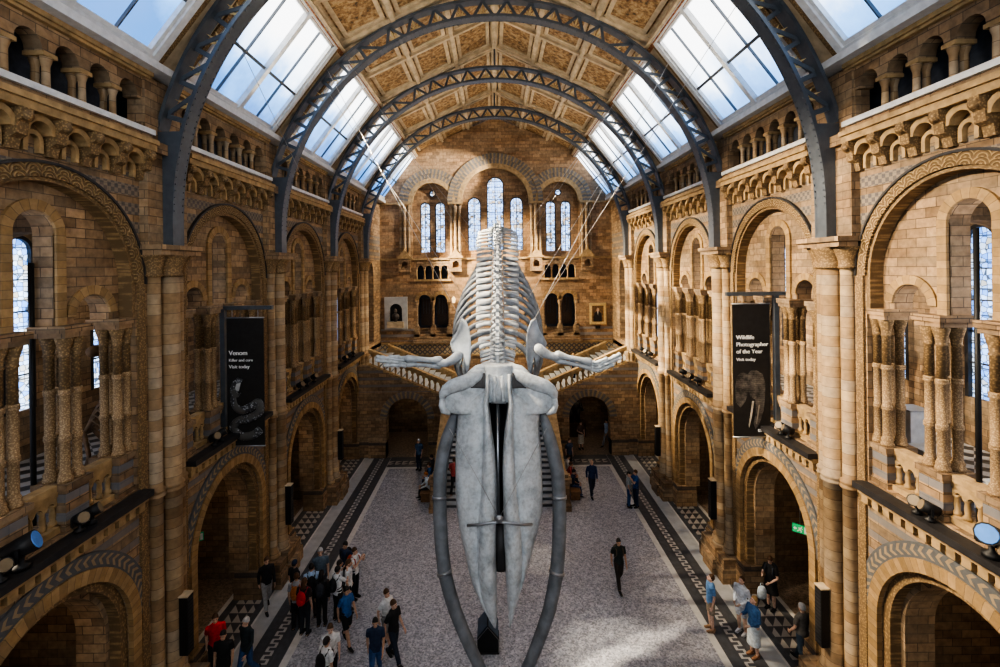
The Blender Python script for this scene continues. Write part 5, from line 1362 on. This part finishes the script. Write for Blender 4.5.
BLK = (.015,.015,.017); NVY = (.02,.035,.075); WHT = (.62,.63,.64); JEAN = (.03,.08,.2); DEN = (.06,.13,.24); LBL = (.32,.45,.65)
# left foreground
person('walk', 216, 676, 30, 'person in a bright red shirt at the bottom left by the nearest pier', (.55,.02,.03), BLK, 'brown', sk=0)
person('stand', 224, 694, 10, 'dark haired person in black in front of the red shirted person, bottom left', BLK, BLK, 'dark', sk=1, s=.98)
person('walk_long', 247, 680, -20, 'grey haired person in a dark jacket and blue jeans at the bottom left', (.02,.03,.035), JEAN, 'grey')
person('walk_long', 267, 609, 40, 'person in black with grey trousers walking past the second left pier', BLK, (.28,.27,.27), 'brown')
G_ = 'school group on the left'
person('stand', 295, 613, 150, 'person in a black jacket and cap at the left edge of the standing group', BLK, BLK, 'dark', sk=1, hat=NVY)
person('stand', 312, 617, 200, 'person in a light blue shirt with black backpack, facing away in the left group', LBL, (.12,.10,.08), 'dark', sk=1, pack=(BLK, 'black backpack on the light blue shirted person of the left group'))
person('stand', 321, 603, 20, 'grey haired man in a slate blue T-shirt at the rear of the left group', (.10,.14,.18), (.06,.06,.07), 'grey', s=1.08)
person('stand', 297, 628, 190, 'person with an orange brown bag at the near left of the group', (.25,.26,.28), BLK, 'brown', sk=1, pack=((.32,.11,.03), 'orange brown bag on a back at the near left of the group'))
person('stand', 305, 634, 170, 'long haired person in black wearing a red and black backpack in the left group', (.03,.02,.02), (.025,.03,.04), 'brown', True, pack=((.45,.02,.03), 'bright red backpack in the middle of the left group'))
person('stand_long', 322, 625, 185, 'long dark haired person all in black with a black backpack in the left group', BLK, BLK, 'dark', True, sk=1, pack=((.03,.032,.04), 'black backpack on the long dark haired person in black'))
person('stand', 346, 591, -20, 'dark haired man in a navy plaid shirt at the back right of the left group', NVY, BLK, 'dark', sk=1, pack=(BLK, 'dark backpack of the man in the navy plaid shirt'))
person('photo', 355, 598, 70, 'person in a white vest with an orange red backpack, right of left group', WHT, BLK, 'brown', pack=((.4,.06,.02), 'orange red backpack on the person in a white vest'))
person('stand', 340, 611, 120, 'dark haired person in white behind the camera user in the left group', WHT, BLK, 'dark', sk=1, s=.97)
person('stand', 349, 612, 100, 'brown haired person in a white T-shirt and black trousers, right of the left group', WHT, BLK, 'brown', True)
person('photo', 338, 620, 150, 'man in a white shirt raising a camera, black backpack on his back', WHT, BLK, 'dark', pack=(BLK, 'black backpack on the man raising a camera'))
person('walk_shorts', 347, 644, 50, 'person in blue top and dark shorts striding before the left group', (.03,.11,.3), BLK, 'dark', sk=1)
person('stand', 331, 688, 20, 'brown haired person in a white T-shirt at the bottom edge left of centre', WHT, BLK, 'brown', sk=3)
person('stand', 327, 704, 150, 'dark haired man in a white shirt cut by the bottom edge', WHT, BLK, 'dark', sk=1, pack=(BLK, 'black backpack of the man cut by the bottom edge'))
person('walk', 376, 681, 10, 'man in a navy polo shirt and blue jeans, bottom left of the whale jaw', NVY, JEAN, 'dark', sk=1)
person('walk', 394, 662, 60, 'man in black shirt and dark jeans walking right of the navy polo man', BLK, (.02,.03,.05), 'brown', s=1.03)
person('walk_shorts', 387, 647, 55, 'fair haired person in white half hidden behind the man in black', WHT, (.2,.2,.2), 'brown')
# centre and right
person('walk', 619, 588, 8, 'man in dark clothes with a brown front pack walking alone on the open floor', (.02,.03,.028), (.04,.03,.025), 'dark', sk=1, pack=((.10,.075,.05), 'brown backpack on the man walking alone on the open floor'))
person('walk_long', 592, 496, 5, 'bald man in navy walking toward the camera right of the stairs', (.018,.04,.11), (.02,.025,.045), 'bald', s=1.02)
person('stand', 629, 507, 80, 'short person in a grey top, left of the standing pair on the right', (.3,.34,.36), JEAN, 'dark', sk=1, s=.95)
person('photo', 636, 507, -80, 'person in a deep blue shirt, right of the standing pair on the right', (.02,.08,.25), NVY, 'brown')
person('longskirt', 581, 449, 10, 'woman in a long white skirt under the right stair arch', (.10,.07,.06), (.5,.47,.42), 'brown', True)
person('walk', 607, 447, -60, 'person in a pale blue striped top at the right edge of the stair arch', LBL, (.2,.2,.22), 'dark')
person('upm', 711, 630, -95, 'man in a blue shirt and beige shorts gazing up beside the white floor line', (.13,.27,.5), (.32,.26,.2), 'brown', shoes=(.35,.22,.13), sk=3)
person('up', 742, 633, -60, 'man in a white shirt and white shorts gazing up with hands clasped', (.66,.70,.76), (.5,.55,.65), 'brown', shoes=(.6,.62,.66), sk=3)
person('skirt', 754, 656, -75, 'woman in a denim jacket and long white skirt looking up', (.07,.17,.36), (.58,.64,.68), 'blond', True, shoes=(.3,.16,.09), sk=3)
person('dress', 771, 609, -60, 'woman in a black dress looking at a phone by the second right pier', BLK, BLK, 'brown', sk=3, shoes=BLK, pack=((.03,.035,.05), 'dark backpack on the woman in the black dress'))
person('walk', 803, 668, 195, 'grey haired man in a grey T-shirt walking away at the bottom right', (.10,.095,.09), (.03,.05,.08), 'grey', sk=0, s=1.04)
def seated(x, y, lb, top, low, hair, sd, **k):
    person('sit', 0, 0, -80 if sd < 0 else 80, lb, top, low, hair, feet=V((x, y, -.05)), **k)
seated(-3.5, 23.2, 'seated person with ginger hair and a white top nearest on the left bench', (.6,.66,.72), BLK, 'ginger', -1)
seated(-3.5, 24.3, 'seated person in bright blue in the middle of the left bench', (.04,.13,.33), NVY, 'brown', -1)
seated(-3.5, 25.3, 'seated person in dark grey at the far end of the left bench', (.06,.06,.07), BLK, 'dark', -1)
person('stand', 419, 470, -30, 'person in a white sun hat and blue backpack standing beside the left bench', (.07,.12,.2), NVY, 'grey', hat=(.6,.6,.6), pack=((.05,.12,.25), 'blue backpack beside the left bench'))
seated(3.55, 23.3, 'seated person in navy nearest on the right bench', NVY, (.03,.06,.15), 'dark', 1)
seated(3.55, 24.2, 'seated person with a red top in the middle of the right bench', (.28,.05,.05), BLK, 'brown', 1)
seated(3.55, 25.1, 'seated person in white at the far end of the right bench', (.5,.5,.52), BLK, 'dark', 1)
person('stand', 566, 470, 30, 'person in dark blue standing behind the right bench', (.03,.05,.1), BLK, 'brown', feet=V((3.9, 26.2, 0)))
person('walk', 0, 0, 170, 'person in a red and white top climbing the main stairs behind the left jaw', (.45,.08,.07), BLK, 'brown', feet=V((-2.2, 22.9, .33)))
person('stand', 0, 0, 40, 'blond person in dark blue standing on the right side flight of stairs', (.025,.05,.12), NVY, 'blond', feet=V((4.75, 29.6, 4.1)))
person('stand', 0, 0, -60, 'person in blue on the left gallery seen between the columns of the second bay', (.03,.10,.3), BLK, 'dark', feet=V((-9.7, 15.2, 6.0)))
# white carrier bag held by the woman in the black dress
hp_ = onfloor(764, 598)
t = thing('carrier_bag', 'white plastic carrier bag hanging beside the woman in the black dress', 'bag', onfloor(768, 610)+V((-.25,-.1,.45)))
obj('bag', MB().rings([[V((.15*a*cos(q), .07*a*sin(q), z)) for q in [2*pi*j/12 for j in range(12)]] for z, a in ((0,.7),(.08,1.05),(.25,1),(.36,.75),(.4,.5))]), cloth((.6,.68,.75)), t); obj('handle', MB().tube([(-.06,0,.38),(-.03,0,.5),(.03,0,.5),(.06,0,.38)], .01, 5), cloth((.6,.68,.75)), t)
# ================================================================ light and camera
W = bpy.data.worlds.new('sky'); SC.world = W; W.use_nodes = True; nt = W.node_tree; nt.nodes.clear()
o_ = nt.nodes.new('ShaderNodeOutputWorld'); bg = nt.nodes.new('ShaderNodeBackground'); nt.links.new(bg.outputs[0], o_.inputs[0])
tc = nt.nodes.new('ShaderNodeTexCoord'); nz = nt.nodes.new('ShaderNodeTexNoise'); nz.inputs['Scale'].default_value = 2.2; nz.inputs['Detail'].default_value = 6
rp = nt.nodes.new('ShaderNodeValToRGB'); e = rp.color_ramp.elements; e[0].position = .42; e[0].color = (.22,.42,.85,1); e[1].position = .58; e[1].color = (1,1,1,1)
nt.links.new(tc.outputs['Generated'], nz.inputs['Vector']); nt.links.new(nz.outputs[0], rp.inputs[0]); nt.links.new(rp.outputs[0], bg.inputs[0]); bg.inputs[1].default_value = 1.2
def lamp(name, kind, loc, energy, col, **kw):
    l = bpy.data.lights.new(name, kind); l.energy = energy; l.color = col
    for k, v in kw.items(): setattr(l, k, v)
    o = bpy.data.objects.new(name, l); COL.objects.link(o); o.location = loc; return o
def aim(o, tgt): o.rotation_euler = (V(tgt)-o.location).to_track_quat('-Z', 'Y').to_euler()
s = lamp('sun', 'SUN', (-30, 0, 40), 5.0, (1, .86, .66), angle=R(1.2)); aim(s, V(s.location)+V((15.4, 8.0, -10.5)))
# warm fill points added in the galleries and alcoves, no fittings
for side, sg, rz in SIDES:
    for k, y in enumerate(BAYC):
        lamp('gallery_fill', 'POINT', (sg*10.6, y, 10.5), 45 if sg < 0 else 150, (1, .9, .77), shadow_soft_size=.15)
        lamp('alcove_fill', 'POINT', (sg*11.2, y, 4.6), 40, (1, .78, .55), shadow_soft_size=.1)
def spot(loc, tgt, en, col, size, blend=.6, r=.1):
    o = lamp('added_spot', 'SPOT', loc, en, col, spot_size=R(size), spot_blend=blend, shadow_soft_size=r); aim(o, tgt)  # unseen spots added to imitate sunlight and lift dark surfaces
spot((-6.8, 26.4, 17.0), (8.4, 26.8, 9.0), 26000, (1, .84, .60), 42)  # stands in for sunlight on the right wall
spot((-6.6, 20.5, 17.2), (8.4, 21.0, 9.0), 14000, (1, .84, .60), 40)
spot((-7.0, 30.6, 15.0), (4.2, 34, 8.6), 9000, (1, .82, .55), 70)  # added to brighten the end wall
spot((7.0, 30.6, 15.0), (-4.6, 34, 7.8), 5000, (1, .84, .60), 60)
spot((-6.6, 14, 17.0), (8.6, 14.5, 8.0), 11000, (1, .82, .58), 55)
spot((-6.6, 10, 17.0), (8.8, 9.5, 8.0), 9000, (1, .84, .62), 50)
spot((3.6, 31.2, 19.6), (-5.6, 34.2, 17.0), 5000, (1, .92, .8), 40)  # imitates the sun patch high on the end wall
for sg in (-1, 1): lamp('under_stair_fill', 'POINT', (sg*5.6, 30.6, 2.7), 16, (1, .75, .5), shadow_soft_size=.05)  # added fill that brightens the space under the stairs
spot((-5.5, 10, 18.2), (3.2, 13.7, 0), 7500, (1, .88, .68), 11, .9)  # floor sun patch imitated by an added spot
spot((-5.5, 11, 18.2), (1.7, 18.2, 0), 3500, (1, .86, .62), 6, .9)  # smaller imitated sun patch farther down the floor
for y in (9, 14.6, 20.5, 26.4, 31):
    for sg in (-1, 1): spot((sg*7.6, y, 14.75), (sg*1.6, y, 21), 550, (1, .88, .7), 95, .8, .05)  # uplights added along the sill to brighten the ceiling
cam = bpy.data.cameras.new('camera'); co = bpy.data.objects.new('camera', cam); COL.objects.link(co)
cam.sensor_width = 36; cam.sensor_fit = 'HORIZONTAL'; cam.lens = 36*F/1000
cam.shift_x = .006; cam.shift_y = -.0665; cam.clip_start = .1; cam.clip_end = 300
co.matrix_world = Matrix.Translation((CAMX, 0, EYE)) @ Matrix.Rotation(R(90), 4, 'X') @ Matrix.Rotation(R(-.7), 4, 'Z')
SC.camera = co
SC.view_settings.view_transform = 'AgX'
try: SC.view_settings.look = 'AgX - High Contrast'
except Exception: pass
SC.view_settings.exposure = 0.55
SC.cycles.use_denoising = True
SC.cycles.max_bounces = 7; SC.cycles.diffuse_bounces = 4; SC.cycles.transparent_max_bounces = 8
